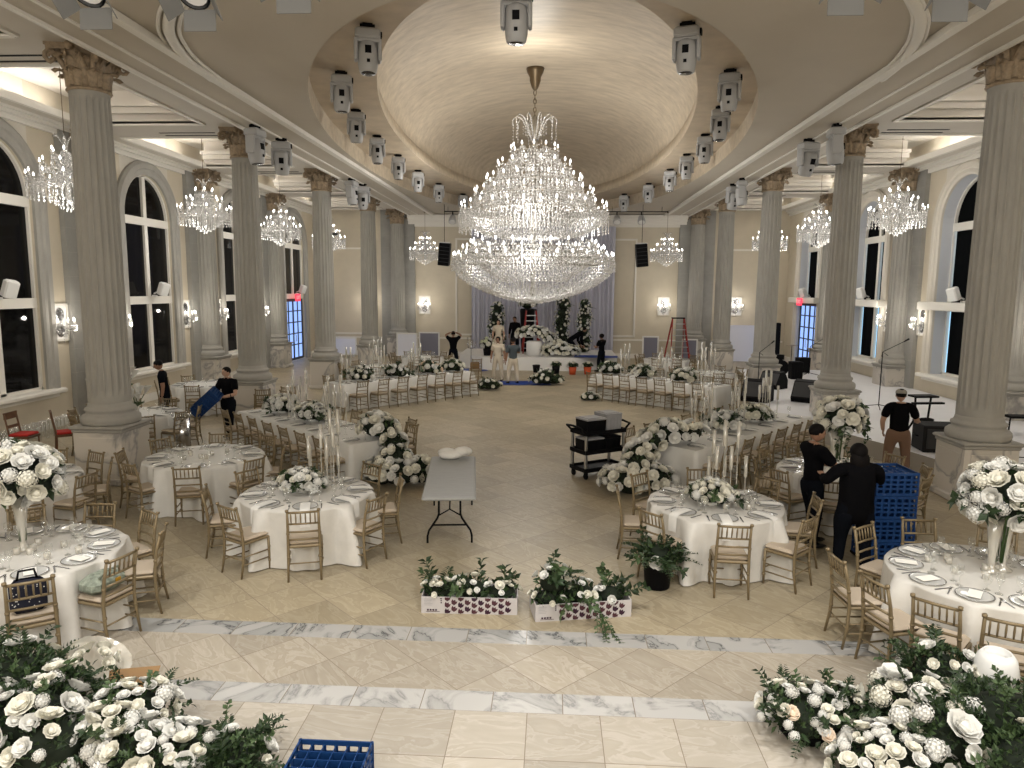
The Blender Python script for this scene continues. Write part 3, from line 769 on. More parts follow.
def small_proto():
    r=thing('crystal_chandelier','small','chandelier')
    # origin at the widest tier, body from +.75 down to -.75
    b=MB(); b.lathe([(.02,-.62),(.06,-.5),(.03,-.2),(.07,.1),(.035,.4),(.06,.7),(.02,.82)],'crystal',8); b.build('stem',r)
    g=random.Random(5)
    tiers=[(.52,.27,6),(.27,.50,8),(.0,.76,12)]
    for t,(z,rad,n) in enumerate(tiers):
        b=MB()
        for i in range(n):
            a=2*PI*(i+.5*(t%2))/n; ca,sa=cos(a),sin(a)
            b.tube([(rr*ca,rr*sa,zz) for rr,zz in ((.05,z-.10),(rad*.4,z-.26),(rad*.8,z-.24),(rad,z-.10))],.012,'crystal',4)
            b.lathe([(.01,z-.10),(.045,z-.08),(.05,z-.07)],'crystal',6,T=Matrix.Translation((rad*ca,rad*sa,0)))
        b.build('tier_of_arms',r)
        c=MB()
        for i in range(n*3):
            a=2*PI*(i+.25)/(n*3)
            for q in range(4+t): drop(c,rad*cos(a),rad*sin(a),z-.14-q*.075,.026,.085)
            for q in range(5):
                s=(q+.5)/5; drop(c,rad*s*cos(a),rad*s*sin(a),z+.08-.26*sin(PI*s*.6),.025,.075)
        c.build('crystal_drops',r)['kind']='stuff'
        for i in range(n):
            a=2*PI*(i+.5*(t%2))/n; inst(mbulb_s,'candle_bulb',r,(rad*cos(a),rad*sin(a),z))
    c=MB()
    for (r0,z0) in ((.66,-.28),(.58,-.36),(.48,-.45),(.38,-.54),(.27,-.62),(.16,-.69),(.05,-.75)):
        n=max(4,int(2*PI*r0/.085))
        for i in range(n): drop(c,r0*cos(2*PI*i/n),r0*sin(2*PI*i/n),z0,.024,.09)
    c.build('bowl_of_crystals',r)['kind']='stuff'
    b=MB()
    for i in range(6):
        a=2*PI*i/6; b.tube([(rr*cos(a),rr*sin(a),z) for rr,z in ((.03,.55),(.10,.75),(.20,.84),(.24,.76))],.012,'crystal',4)
    b.build('crown',r)
    return r
sp=small_proto(); remember(sp)
rodm={}
def small_ch(x,y,z,ztop,label,first=[True]):
    if first[0]:
        r=sp; r.location=(x,y,z); r['label']=label; first[0]=False
    else: r=dup(sp,(x,y,z),0,label)
    L=ztop-z-.8
    k=round(L,2)
    if k not in rodm:
        b=MB(); b.tube([(0,0,.8),(0,0,.8+L)],.008,'brass',5); b.lathe([(.03,.8+L-.06),(.08,.8+L-.02),(.08,.8+L)],'brass',10); rodm[k]=b.mesh('hanging_rod')
    inst(rodm[k],'hanging_rod',r); r['group']='small crystal chandeliers of the aisles'
    light('chandelier_lamp','POINT',(x,y,z-1.05),SMALL_W*(1 if y<35 else .42),(1,.97,.91),.45)
SMALL_W=105
for nm,X in (('left',-10.6),('right',9.95)):
    for i,y in enumerate((15.5,21.75,27.9,34.0)):
        small_ch(X,y,5.95,8.34,'small crystal chandelier of the %s aisle, %s from the balcony'%(nm,['first','second','third','fourth'][i]))
small_ch(-6.30,35.7,5.50,ZC+.02,'small crystal chandelier at the back left of the big drape')
small_ch(5.55,35.7,5.48,ZC+.02,'small crystal chandelier at the back above the red stepladder')

# ------------------------------------------------------------------ wall sconces on framed panels
def sconce_proto():
    r=thing('wall_sconce','s','sconce')          # faces +x, hangs on x=0, origin at panel centre
    b=MB(); b.box((.02,0,0),(.04,.60,.95),'white',bev=.01)
    for s in (-1,1): b.box((.05,s*.28,0),(.03,.05,.95),'trim'); b.box((.05,0,s*.45),(.03,.6,.05),'trim')
    b.build('panel',r)
    b=MB()
    for zz in (.2,-.2):
        b.lathe([(.02,0),(.13,.004),(.155,.012),(.165,0)],'steel',14,T=Matrix.Translation((.045,0,zz))@Matrix.Rotation(PI/2,4,'Y')@Matrix.Diagonal((1.1,.95,1,1)))
        for k in range(8):
            a=2*PI*k/8; b.tube([(.055,.06*cos(a),zz+.06*sin(a)),(.06,.14*cos(a+.4),zz+.15*sin(a+.4))],.01,'steel',4)
    b.build('damask_medallion',r)
    b=MB()
    b.lathe([(.03,0),(.07,.03),(.03,.05)],'crystal',8,T=Matrix.Translation((.05,0,-.05))@Matrix.Rotation(PI/2,4,'Y'))
    P=[(.20,-.30),(.34,-.12),(.34,.12),(.20,.30)]
    for x,y in P:
        b.tube([(.06,0,-.05),(x*.6,y*.6,-.17),(x*.95,y,-.13),(x,y,-.05)],.013,'crystal',5); b.lathe([(.012,-.05),(.045,-.03),(.05,-.02)],'crystal',6,T=Matrix.Translation((x,y,0)))
    b.build('arms',r)
    for x,y in P: inst(mbulb_s,'candle_bulb',r,(x,y,.06))
    c=MB()
    for x,y in P:
        for k in range(5):
            a=2*PI*k/5
            for q in range(3): drop(c,x+.05*cos(a),y+.05*sin(a),-.08-q*.06,.013,.055)
        for k in range(5):
            t=k/4; drop(c,x*t+.05*(1-t),y*t,-.22-.06*sin(PI*t),.014,.06)
    for k in range(4): drop(c,.12,0,-.28-k*.07,.02-.003*k,.07)
    c.build('crystal_drops',r)['kind']='stuff'
    return r
scp=sconce_proto(); remember(scp); scf=[True]
def sconce(x,y,z,rz,label,w=24):
    if scf[0]: r=scp; r.location=(x,y,z); r.rotation_euler=(0,0,rz); r['label']=label; scf[0]=False
    else: r=dup(scp,(x,y,z),rz,label)
    r['group']='framed crystal wall sconces'
    light('sconce_lamp','POINT',(x+.62*cos(rz),y+.62*sin(rz),z+.10),w,(1,.93,.82),.045)
for nm,X,rz in (('left',WL+.0,0),('right',WR-.0,PI)):
    for i,y in enumerate(COLY):
        for s,w_ in ((-1,'nearer'),(1,'farther')):
            if i==3 and s>0: continue
            sconce(X,y+s*1.22,2.62,rz,'lit crystal sconce on the %s wall, %s side of the %s pier'%(nm,w_,ordn[i]))
sconce(-6.68,YB,2.68,-PI/2,'lit crystal sconce on the back wall left of the drape')
sconce(5.78,YB,2.72,-PI/2,'lit crystal sconce on the back wall above the stepladder')
sconce(9.45,YB,2.75,-PI/2,'lit crystal sconce on the back wall at far right')
sconce(-9.6,YB,2.7,-PI/2,'lit crystal sconce on the back wall at far left')

# ------------------------------------------------------------------ stage lamps
def head_proto(big=1.0):
    r=thing('moving_head_lamp','m','stage lamp')    # hangs down from the origin
    s=big
    b=MB(); b.box((0,0,-.04*s),(.16*s,.16*s,.08*s),'black'); b.bar((-.12*s,0,-.02*s),(.12*s,0,-.02*s),.05*s,.05*s,'black'); b.build('clamp',r)
    b=MB(); b.box((0,0,-.16*s),(.40*s,.30*s,.16*s),'lamp_white',bev=.03*s); b.box((.21*s,0,-.16*s),(.04*s,.14*s,.08*s),'black'); b.build('base',r)
    b=MB()
    for q in (-1,1):
        b.box((q*.19*s,0,-.40*s),(.06*s,.20*s,.36*s),'lamp_white',bev=.02*s)
    b.box((0,0,-.26*s),(.40*s,.22*s,.06*s),'lamp_white',bev=.02*s); b.build('yoke',r)
    b=MB(); b.lathe([(.10*s,.24*s),(.15*s,.20*s),(.165*s,.05*s),(.16*s,-.14*s),(.14*s,-.25*s),(.125*s,-.27*s)],'lamp_white',14)
    b.box((0,-.15*s,.06*s),(.10*s,.05*s,.12*s),'black'); b.box((0,-.155*s,-.12*s),(.05*s,.03*s,.05*s),'black')
    h=b.build('head',r,(0,0,-.50*s))
    b=MB(); b.lathe([(.11*s,-.272*s),(.12*s,-.262*s)],'lens',14,capb=True); b.build('lens',h)
    return r
hp=head_proto(); remember(hp); hf=[True]
def head(x,y,z,rz,tilt,label,group,scale=1):
    if hf[0]: r=hp; r.location=(x,y,z); r.rotation_euler=(0,0,rz); r['label']=label; hf[0]=False; r.scale=(scale,)*3
    else: r=dup(hp,(x,y,z),rz,label,None,scale)
    r['group']=group
    for c in r.children:
        if c.name.startswith('head'): c.rotation_euler=(tilt,0,0)
    return r
# round the oval trough
gl='moving head lamps round the oval trough'
tsl=[]
for i,(x,y) in enumerate([(-3.05,12.1),(-4.22,14.6),(-4.75,17.6),(-4.95,20.5),(-4.98,23.4),(-4.90,26.4),(-4.65,29.6),(-4.05,32.8)]):
    head(x,y,ZT,0.3,.1*(i%3-1),'white moving head lamp on the left of the oval, %s from the balcony'%['first','second','third','fourth','fifth','sixth','seventh','eighth'][i],gl)
for i,(x,y) in enumerate([(2.10,12.2),(3.38,14.7),(3.85,17.5),(4.12,20.5),(4.16,23.4),(4.10,26.2),(3.80,29.6),(3.15,32.8)]):
    head(x,y,ZT,-0.3,.1*((i+1)%3-1),'white moving head lamp on the right of the oval, %s from the balcony'%['first','second','third','fourth','fifth','sixth','seventh','eighth'][i],gl)
head(-.55,10.55,ZT-.05,0,.05,'white moving head lamp at the top centre, nearest the balcony',gl)
# pairs near the columns
gp='moving head lamps under the ceiling beams'
for i,(x,y,l) in enumerate([(-6.95,16.9,'left beam, nearer of the pair beside the second column'),(-6.9,18.4,'left beam, farther of the pair beside the second column'),(-6.95,25.0,'left beam, nearer of the pair beside the third column'),(-6.9,26.3,'left beam, farther of the pair beside the third column'),
    (6.35,17.1,'right beam, nearer of the pair beside the second column'),(6.3,18.7,'right beam, farther of the pair beside the second column'),(6.3,25.0,'right beam, nearer of the pair beside the third column'),(6.35,26.3,'right beam, farther of the pair beside the third column')]):
    head(x,y,ZC,[PI/2*.9,.3][i%2],.35 if i%2 else -.1,'white moving head lamp under the '+l,gp,1.15)
def parcan(x,y,label):
    r=thing('par_lamp',label,'stage lamp',(x,y,ZC),group='barn door lamps near the balcony')
    b=MB(); b.tube([(0,0,.052),(0,0,-.12)],.02,'black',6); b.bar((-.2,0,-.12),(.2,0,-.12),.03,.02,'lamp_grey')
    for s in (-1,1): b.bar((s*.2,0,-.12),(s*.2,0,-.32),.03,.02,'lamp_grey')
    b.build('yoke',r)
    T=Matrix.Translation((0,0,-.32))@Matrix.Rotation(R(-38),4,'X')
    b=MB(); b.lathe([(.17,-.16),(.18,-.14),(.17,.06),(.10,.18),(.05,.2)],'lamp_grey',16,T=T,capb=False); b.build('housing',r)
    b=MB(); b.lathe([(.15,-.135),(.02,-.13)],'white',16,T=T,capb=False); b.lathe([(.17,-.17),(.19,-.155),(.185,-.13)],'black',20,T=T,capb=False,capt=False); b.build('reflector',r)
    for k in range(4):
        b=MB(); a=k*PI/2
        T2=T@Matrix.Rotation(a,4,'Z')@Matrix.Translation((0,.18,-.16))@Matrix.Rotation(R(35),4,'X')
        b.box((0,0,-.12),(.38,.012,.24),'lamp_flap',T2,taper=1); b.build('barn_door',r)
for x,y,l in ((-5.30,8.42,'barn door lamp over the left beam, farthest left'),(-4.12,8.52,'barn door lamp beside the left curved ceiling rib'),(-2.83,8.02,'barn door lamp at the top, right of the left curved rib'),(3.10,8.28,'barn door lamp at the top, left of the right curved rib'),(4.30,8.50,'barn door lamp over the right beam')): parcan(x,y,l)
# track with spots on the back crown
for i,(x0,x1,ls) in enumerate(((-5.0,-3.2,(-4.6,)),(2.4,5.2,(2.9,4.0)))):
    r=thing('lighting_track','black track rail with spots at the back, %s of the chandelier'%('left' if i==0 else 'right'),'track light',((x0+x1)/2,33.4,ZC))
    b=MB(); b.box((0,0,-.22),(x1-x0,.04,.04),'black'); 
    for s in (-1,1): b.tube([(s*(x1-x0)*.4,0,0),(s*(x1-x0)*.4,0,-.2)],.01,'black',5)
    b.build('rail',r)
    for x in ls:
        b=MB(); c=x-(x0+x1)/2
        b.tube([(c,0,-.24),(c,0,-.36)],.03,'black',6)
        T=Matrix.Translation((c,-.05,-.55))@Matrix.Rotation(R(-35),4,'X'); b.lathe([(.17,-.2),(.18,-.1),(.12,.14),(.05,.2)],'lamp_white',12,T=T); b.lathe([(.14,-.205),(.15,-.2)],'white',12,T=T)
        b.build('spotlight',r)
# hanging loudspeakers
for x,l in ((-4.93,'black hanging loudspeaker left of the big chandelier'),(4.02,'black hanging loudspeaker right of the big chandelier')):
    r=thing('hanging_loudspeaker',l,'loudspeaker',(x,33,0)); t=.10 if x<0 else -.10
    b=MB(); T=Matrix.Translation((0,0,5.10))@Matrix.Rotation(R(6),4,'X')@Matrix.Rotation(t,4,'Y'); b.box((0,0,0),(.52,.42,1.02),'grille',T,bev=.02)
    b.build('cabinet',r); b=MB()
    for k in range(6): b.box((0,-.215,-.42+k*.168),(.48,.012,.15),'black',T)
    b.build('front_grille',r); b=MB(); b.tube([(0,0,5.6),(0,0,ZC+.06)],.012,'black',5); b.box((0,0,5.63),(.5,.05,.05),'white',T if False else None); b.build('suspension',r)
# white loudspeakers on the window ledges
def wallspk(X,sgn,y,z,label):
    r=thing('wall_loudspeaker',label,'loudspeaker',(X+sgn*.26,y,z),group='white loudspeakers on the window transoms')
    T=Matrix.Rotation(R(20)*sgn,4,'Y')@Matrix.Rotation(R(-25)*sgn,4,'Z')
    b=MB(); b.box((0,0,.26),(.22,.28,.40),'white',T,bev=.03); b.build('cabinet',r)
    b=MB(); b.box((sgn*.113,0,.26),(.012,.24,.36),'porcelain',T); b.build('front_grille',r)
    b=MB(); b.tube([(-sgn*.22,0,.1),(0,0,.2)],.025,'white',6); b.box((-sgn*.20,0,.03),(.10,.14,.06),'white'); b.build('bracket',r)
for i,(y,w) in enumerate(zip((15.55,21.95,34.6),('first','second','last'))): wallspk(WL,1,y,3.22,'small white loudspeaker on the %s left window transom'%w)
for i,(y,w) in enumerate(zip((21.6,27.9,34.2),('nearest visible','middle','farthest'))): wallspk(WR,-1,y,3.25,'small white loudspeaker on the %s right window ledge'%w)
def text_mesh(body,size,ext=.004):
    c=bpy.data.curves.new('lettering','FONT'); c.body=body; c.size=size; c.align_x='CENTER'; c.align_y='CENTER'; c.extrude=ext
    o=bpy.data.objects.new('tmp',c); COL.objects.link(o); dg=bpy.context.evaluated_depsgraph_get(); me=bpy.data.meshes.new_from_object(o.evaluated_get(dg)); bpy.data.objects.remove(o); me.name='lettering'; return me
me=text_mesh('EXIT',.24); me.materials.append(M['exit_text'])
for X,s,l in ((WL,1,'red lit exit sign above the left glass door'),(WR,-1,'red lit exit sign above the right glass door')):
    r=thing('exit_sign',l,'exit sign',(X+s*.20 if s>0 else X-.45,BAYS[3]-.15,3.06))
    b=MB(); b.box((0,0,0),(.05,.62,.34),'exit',bev=.01); b.build('lit_panel',r)
    inst(me,'lettering',r,(s*.028,0,0),rot=(PI/2,0,PI/2*s))
    b=MB(); b.tube([(-s*.02,0,.16),(-s*.06,0,.2)],.02,'white',5); b.build('bracket',r)
# small fittings hung in the aisles
for x,l in ((-9.9,'black bar mount hanging near the far left aisle chandelier'),(9.2,'black bar mount hanging near the far right aisle chandelier')):
    r=thing('hanging_bar_mount',l,'mount',(x,31.5,0)); b=MB(); b.tube([(0,0,5.9),(0,0,8.34)],.025,'white',6); b.build('rod',r); b=MB(); b.box((.1,0,5.88),(.75,.14,.10),'grille',bev=.02); b.build('bar',r)
# ------------------------------------------------------------------ chiavari chairs
def chair_proto():
    r=thing('chiavari_chair','c','chair')
    W=.19
    b=MB(); b.box((0,.005,.425),(.40,.40,.035),'gold',bev=.012); b.build('seat_frame',r)
    b=MB(); b.box((0,.01,.470),(.385,.385,.055),'cushion',bev=.024); b.build('seat_cushion',r)
    for s in (-1,1):
        b=MB(); b.tube([(s*W*.99,.185,0),(s*W,.185,.20),(s*W*.98,.18,.43)],[.0125,.017,.018],'gold',7)
        for z in (.12,.30): b.tube([(s*W,.185,z-.012),(s*W,.185,z+.012)],.021,'gold',7)
        b.build('leg',r)
        b=MB(); b.tube([(s*W*1.02,-.235,0),(s*W,-.195,.22),(s*W*.98,-.185,.44),(s*W*.96,-.215,.70),(s*W*.95,-.265,.915)],[.0125,.017,.0185,.017,.0145],'gold',7)
        for z,y in ((.30,-.19),(.60,-.20),(.90,-.262)): b.tube([(s*W*.97,y,z-.012),(s*W*.97,y-.003,z+.012)],.0215,'gold',7)
        b.build('leg',r)
    b=MB()
    def back(z): return -.187-.0*z-(max(0,z-.44)**1.35)*.21
    for z in (.52,.62,.725,.875):
        y=back(z); b.tube([(-W*.96,y,z),(0,y-.012,z),(W*.96,y,z)],.0125 if z<.85 else .015,'gold',6)
    for k in range(6):
        x=(k-2.5)*.056; b.tube([(x,back(.725)-.01,.725),(x,back(.80)-.01,.80),(x,back(.875)-.01,.875)],[.0075,.0105,.0075],'gold',5)
    b.build('backrest',r)
    b=MB()
    for z in (.14,.24):
        for s in (-1,1): b.tube([(s*W,.185,z+.02),(s*W,-.205,z+.02)],.0095,'gold',5)
    for y,z in ((.185,.20),(.185,.31),(-.20,.22)): b.tube([(-W,y,z),(W,y,z)],.0095,'gold',5)
    b.build('stretcher',r)
    return r
chp=chair_proto(); remember(chp); chf=[True]
def chair(x,y,rz,label,group):
    if chf[0]: chf[0]=False; r=chp; r.location=(x,y,0); r.rotation_euler=(0,0,rz); r['label']=label; r['group']=group; return r
    return dup(chp,(x,y,0),rz,label,group)
# ------------------------------------------------------------------ tableware meshes
TT=.765
def lm(fn,name):
    b=MB(); fn(b); return b.mesh(name)
m_plate=lm(lambda b:(b.lathe([(.02,.002),(.11,.004),(.155,.014),(.150,.016),(.105,.008),(.001,.007)],'plate',22,capb=False,capt=False),b.lathe([(.150,.0155),(.163,.0165),(.163,.013),(.151,.012)],'rim',22,capb=False,capt=False)),'charger_plate')
def _wine(b): b.lathe([(.036,0),(.034,.004),(.006,.010),(.005,.09),(.018,.105),(.036,.135),(.038,.165),(.031,.205)],'glass',10,capt=False)
def _gob(b): b.lathe([(.033,0),(.031,.004),(.007,.010),(.007,.05),(.030,.07),(.042,.11),(.037,.15)],'glass',10,capt=False)
m_wine=lm(_wine,'wine_glass'); m_gob=lm(_gob,'water_goblet')
def _knife(b): b.box((0,-.05,.004),(.012,.10,.006),'dark_steel'); b.box((0,.055,.003),(.017,.12,.002),'steel',taper=.8)
def _fork(b):
    b.box((0,-.04,.004),(.010,.13,.004),'dark_steel'); b.box((0,.05,.003),(.022,.05,.003),'steel')
    for k in range(3): b.box(((k-1)*.008,.09,.003),(.004,.05,.003),'steel')
m_knife=lm(_knife,'table_knife'); m_fork=lm(_fork,'table_fork')
def _napkin(drop_):
    def f(b):
        # folded napkin over the plate, running off the table edge
        P=[(-.10,.026),(-.02,.028),(.08,.026),(.155,.020),(.195,.008),(.212,-.02),(.218,-drop_)]
        vs=[];n=len(P)
        for y,z in P:
            for x in (-.062,-.03,.03,.062): vs.append((x,-y,z+(.003 if abs(x)<.05 else 0)))
        fs=[(i*4+j,(i+1)*4+j,(i+1)*4+j+1,i*4+j+1) for i in range(n-1) for j in range(3)]
        b.add(vs,fs,'napkin',True); b.add([(x,y,z-.006) for x,y,z in vs],[f[::-1] for f in fs],'napkin',True)
    return f
m_nap=lm(_napkin(.20),'folded_napkin')
m_napflat=lm(lambda b:(b.box((0,0,.026),(.11,.24,.012),'napkin',bev=.004)),'folded_napkin')
m_card=lm(lambda b:b.box((0,0,.024),(.11,.20,.003),'card'),'menu_card')
def _vot(b): b.lathe([(.030,0),(.036,.07),(.033,.07),(.028,.006)],'tube',10,capt=False); b.lathe([(.027,.006),(.027,.045)],'wax',8)
m_vot=lm(_vot,'votive_candle')
def setting(cx,cy,ang,seat,desc,grp,lvl=2,z=TT):
    """one place: ang points from the table outwards to the diner; (cx,cy) is the plate"""
    rz=ang+PI/2
    def put(me,nm,lab,cat,dx,dy,dz=0,rr=0):
        c,s=cos(rz),sin(rz)
        o=inst(me,nm,None,(cx+dx*c-dy*s,cy+dx*s+dy*c,z+dz),rz+rr)
        tag(o,'%s %s %s'%(lab,seat,desc),cat,grp[cat] if cat in grp else cat+'s on '+desc)
    put(m_plate,'charger_plate','glass charger','plate',0,0)
    put(m_nap if lvl!=3 else m_card,'folded_napkin' if lvl!=3 else 'menu_card','white napkin' if lvl!=3 else 'white card','napkin' if lvl!=3 else 'card',0,0)
    put(m_wine,'wine_glass','wine glass','wine glass',.17,.20)
    if lvl>=2:
        put(m_gob,'water_goblet','water goblet','goblet',.07,.24)
        put(m_knife,'table_knife','knife','knife',.20,-.01); put(m_fork,'table_fork','fork','fork',-.20,-.01)
# ------------------------------------------------------------------ tables
def _rtop(b):
    b.lathe([(.80,.735),(.82,.74),(.82,.755),(.80,.76)],'walnut',40)
m_rtop=lm(_rtop,'tabletop')
def _leg(b): b.tube([(0,0,0),(0,0,.74)],.016,'steel',6)
m_leg=lm(_leg,'leg')
def cloth_round(rad,seed,m):
    b=MB(); g=random.Random(seed); ph=[g.uniform(0,6.28) for _ in range(4)]
    amp=[.0,.0,.004,.036,.085,.125,.150]
    prof=[(1e-4,TT-.001),(rad*.6,TT-.001),(rad,TT-.003),(rad+.012,TT-.03),(rad+.018,.55),(rad+.03,.28),(rad+.045,.012)]
    n=144; vs=[];fs=[]
    for k,(r,z) in enumerate(prof):
        for i in range(n):
            a=2*PI*i/n; w=max(0,sin(9*a+ph[0])+.55*sin(15*a+ph[1])+.35*sin(4*a+ph[2]))
            rr=r+amp[k]*(w*1.1-.35); vs.append((rr*cos(a),rr*sin(a),z))
    for k in range(len(prof)-1):
        for i in range(n): fs.append((k*n+i,(k+1)*n+i,(k+1)*n+(i+1)%n,k*n+(i+1)%n))
    b.add(vs,fs,m,True); return b.mesh('tablecloth')
SPELL={0:'12',1:'1',2:'2',3:'3',4:'4',5:'5',6:'6',7:'7',8:'8',9:'9',10:'10',11:'11'}
def round_table(x,y,desc,off,seed,lvl=2,seats=10,skip=(),rad=.90,mat='linen',cr=1.02,extra=None):
    short=desc[4:]
    t=thing('round_table','round banquet table under ivory cloth, %s'%desc,'table',(x,y,0),group='round banquet tables')
    inst(m_rtop,'tabletop',t)
    for k in range(4): inst(m_leg,'leg',t,(.55*cos(PI/4+k*PI/2),.55*sin(PI/4+k*PI/2),0))
    c=inst(cloth_round(rad,seed,mat),'tablecloth',None,(x,y,0)); tag(c,'floor length ivory cloth over %s'%desc,'tablecloth','ivory cloths of the round tables')
    for k in range(seats):
        deg=-90+off+k*360/seats
        a=R(deg); hr=round(((90-deg)%360)/30)%12
        seat="at the %s o'clock seat of"%SPELL[hr]
        if k not in skip:
            j=rnd.uniform(-.05,.05); rr=cr+rnd.uniform(-.02,.05)
            chair(x+rr*cos(a),y+rr*sin(a),a+PI/2+j,'gold chair %s %s'%(seat,desc),'gold chairs at '+desc)
        setting(x+(rad-.19)*cos(a),y+(rad-.19)*sin(a),a,seat,desc,{},lvl)
ROUND=[(-3.31,9.36,'the round table left of the folding table',17,2,.87,'linen_gold'),
 (-5.70,11.30,'the round table beside the nearest left column',15,2,.92,'linen'),
 (-5.47,6.95,'the round table in the left foreground',2,3,.90,'linen_gold'),
 (-7.85,9.75,'the round table beside the left pedestal',10,1,.90,'linen_gold'),
 (-9.1,15.1,'the calla lily table behind the left column',0,1,.90,'linen'),
 (-9.95,19.9,'the round table nearest the left wall',12,1,.90,'linen'),
 (2.20,9.30,'the round table behind the black flower bucket',-3,2,.86,'linen_gold'),
 (4.55,11.25,'the round table by the blue crate stack',10,2,.90,'linen_gold'),
 (4.35,7.08,'the round table in the right foreground',0,3,.88,'linen_gold'),
 (-5.3,28.9,'the round table at the back left',0,1,.9,'linen'),
 (4.7,29.2,'the round table at the back right',9,1,.9,'linen'),
 (5.35,24.6,'the round table behind the back right row',4,1,.9,'linen'),
 (-6.2,25.0,'the round table behind the back left row',14,1,.9,'linen')]
for i,(x,y,d,o,l,rd,m) in enumerate(ROUND):
    round_table(x,y,d,o,i+1,l,seats=8 if i in (0,1,6) else 10,skip=(4,5) if i==5 else ((0,8,9,7) if i==8 else ()),rad=rd,mat=m)
ORD=['first','second','third','fourth','fifth','sixth','seventh','eighth']
def long_table(A,B,w,n,desc,seed,nearskip=(),farskip=(),end=None):
    """A,B: near edge from left to right; the table extends w away from the viewer"""
    A=Vector((*A,0));B=Vector((*B,0)); d=(B-A); L=d.length; d.normalize(); nrm=Vector((-d.y,d.x,0))
    if nrm.y<0: nrm=-nrm
    c=(A+B)/2+nrm*w/2; rz=math.atan2(d.y,d.x)
    t=thing('banquet_table','long banquet table under ivory cloth, %s'%desc,'table',(c.x,c.y,0),rz,'long banquet tables')
    b=MB(); b.box((0,0,.745),(L-.04,w-.04,.03),'walnut'); b.build('tabletop',t)
    for sx in (-1,1):
        for sy in (-1,1): inst(m_leg,'leg',t,(sx*(L/2-.3),sy*(w/2-.15),0))
    # cloth with a rippling skirt
    b=MB(); g=random.Random(seed); per=[]
    step=.06
    def edge(p,q):
        p=Vector(p);q=Vector(q);k=max(2,int((q-p).length/step))
        return [p.lerp(q,i/k) for i in range(k)]
    hx,hy=L/2,w/2
    per=edge((-hx,-hy),(hx,-hy))+edge((hx,-hy),(hx,hy))+edge((hx,hy),(-hx,hy))+edge((-hx,hy),(-hx,-hy))
    n_=len(per); vs=[]; lv=[(TT,0,.0),(TT-.012,.012,.002),(.5,.018,.012),(.25,.024,.028),(.012,.03,.042)]
    ph=g.uniform(0,6)
    for z,o,am in lv:
        for i,p in enumerate(per):
            q=Vector((p.x/hx,p.y/hy)); cor=abs(q.x*q.y)**14
            nn=Vector((math.copysign(1,p.x) if abs(q.x)>.999 else 0, math.copysign(1,p.y) if abs(q.y)>.999 else 0))
            wv=sin(i*.95+ph)*.6+sin(i*.41+ph*2)*.5
            f=o+am*wv+cor*am*2.2
            vs.append((p.x+nn.x*f,p.y+nn.y*f,z))
    fs=[(k*n_+i,(k+1)*n_+i,(k+1)*n_+(i+1)%n_,k*n_+(i+1)%n_) for k in range(len(lv)-1) for i in range(n_)]
    b.add(vs,fs,'linen',True); b.add(vs[:n_],[tuple(range(n_))],'linen')
    o=b.build('tablecloth',None,(c.x,c.y,0),rz); tag(o,'floor length ivory cloth over %s'%desc,'tablecloth','ivory cloths of the long tables')
    for side,sk in (('near',nearskip),('far',farskip)):
        s=-1 if side=='near' else 1
        for k in range(n):
            u=-L/2+L*(k+.5)/n
            px=c+d*u+nrm*(s*(w/2-.21)); ang=math.atan2(nrm.y*s,nrm.x*s)
            seat='%s from left, %s side of'%(ORD[k],side)
            if k not in sk:
                q=c+d*u+nrm*(s*(w/2+.20)); chair(q.x,q.y,ang+PI/2+rnd.uniform(-.06,.06),'gold chair %s %s'%(seat,desc),'gold chairs at '+desc)
            setting(px.x,px.y,ang,seat,desc,{},1)
    return c,d,nrm
LL1=long_table((-7.02,15.55),(-3.55,12.35),1.15,7,'the front left long table',1)
RL1=long_table((2.57,12.40),(5.81,16.10),1.22,7,'the front right long table',2)
LL2=long_table((-5.95,20.1),(-2.60,23.95),.95,7,'the back left long table',3)
RL2=long_table((1.35,23.60),(4.75,20.75),.95,7,'the back right long table',4)
for k,(a,rr,j) in enumerate(((-92,1.18,.1),(-66,1.17,-.15),(-45,1.16,.05),(-22,1.2,-.1))):
    t_=R(a-90); chair(4.35+rr*cos(t_),7.08+rr*sin(t_),t_+PI/2+j,'gold chair pulled back from the right foreground round table, %s from left'%['first','second','third','fourth'][k],'gold chairs at the round table in the right foreground')
# loose chairs about the room
chair(-3.02,14.15,2.2,'gold chair standing alone at the right end of the front left long table','loose gold chairs')
chair(-2.9,27.2,.4,'gold chair with a brown bag near the man in pale trousers','loose gold chairs')
for i,(x,y,rz) in enumerate([(-7.6,18.4,.3),(-7.05,18.9,.1),(-6.75,18.2,-.3),(-7.3,17.5,.5)]): chair(x,y,rz,'gold chair in the loose cluster right of the second left column, %s from left'%['first','third','last','second'][i],'loose gold chairs')
# folding table in the middle of the floor
t=thing('folding_table','grey plastic folding table standing alone on the dance floor','table',(-1.48,10.50,0),.11)
b=MB(); b.box((0,0,.725),(.74,2.42,.05),'greyplastic',bev=.02); b.build('tabletop',t)
for s in (-1,1):
    b=MB(); y=s*.88
    for q in (-1,1):
        b.tube([(q*.15,y,.71),(q*.15,y,.42),(q*.17,y,.36),(q*.29,y,.18),(q*.31,y,.10),(q*.31,y,0)],.016,'black',6)
    b.tube([(-.235,y,.26),(.235,y,.26)],.013,'black',6); b.tube([(-.15,y,.40),(0,y+.02,.48),(.15,y,.40)],.010,'black',6); b.tube([(0,y+.02,.48),(0,y-s*.45,.70)],.010,'black',6)
    b.build('leg_frame',t)
b=MB(); 
for s in (-1,1): b.box((s*.30,0,.69),(.03,2.2,.03),'dark_steel')
b.build('side_rail',t)
b=MB(); g=random.Random(4)
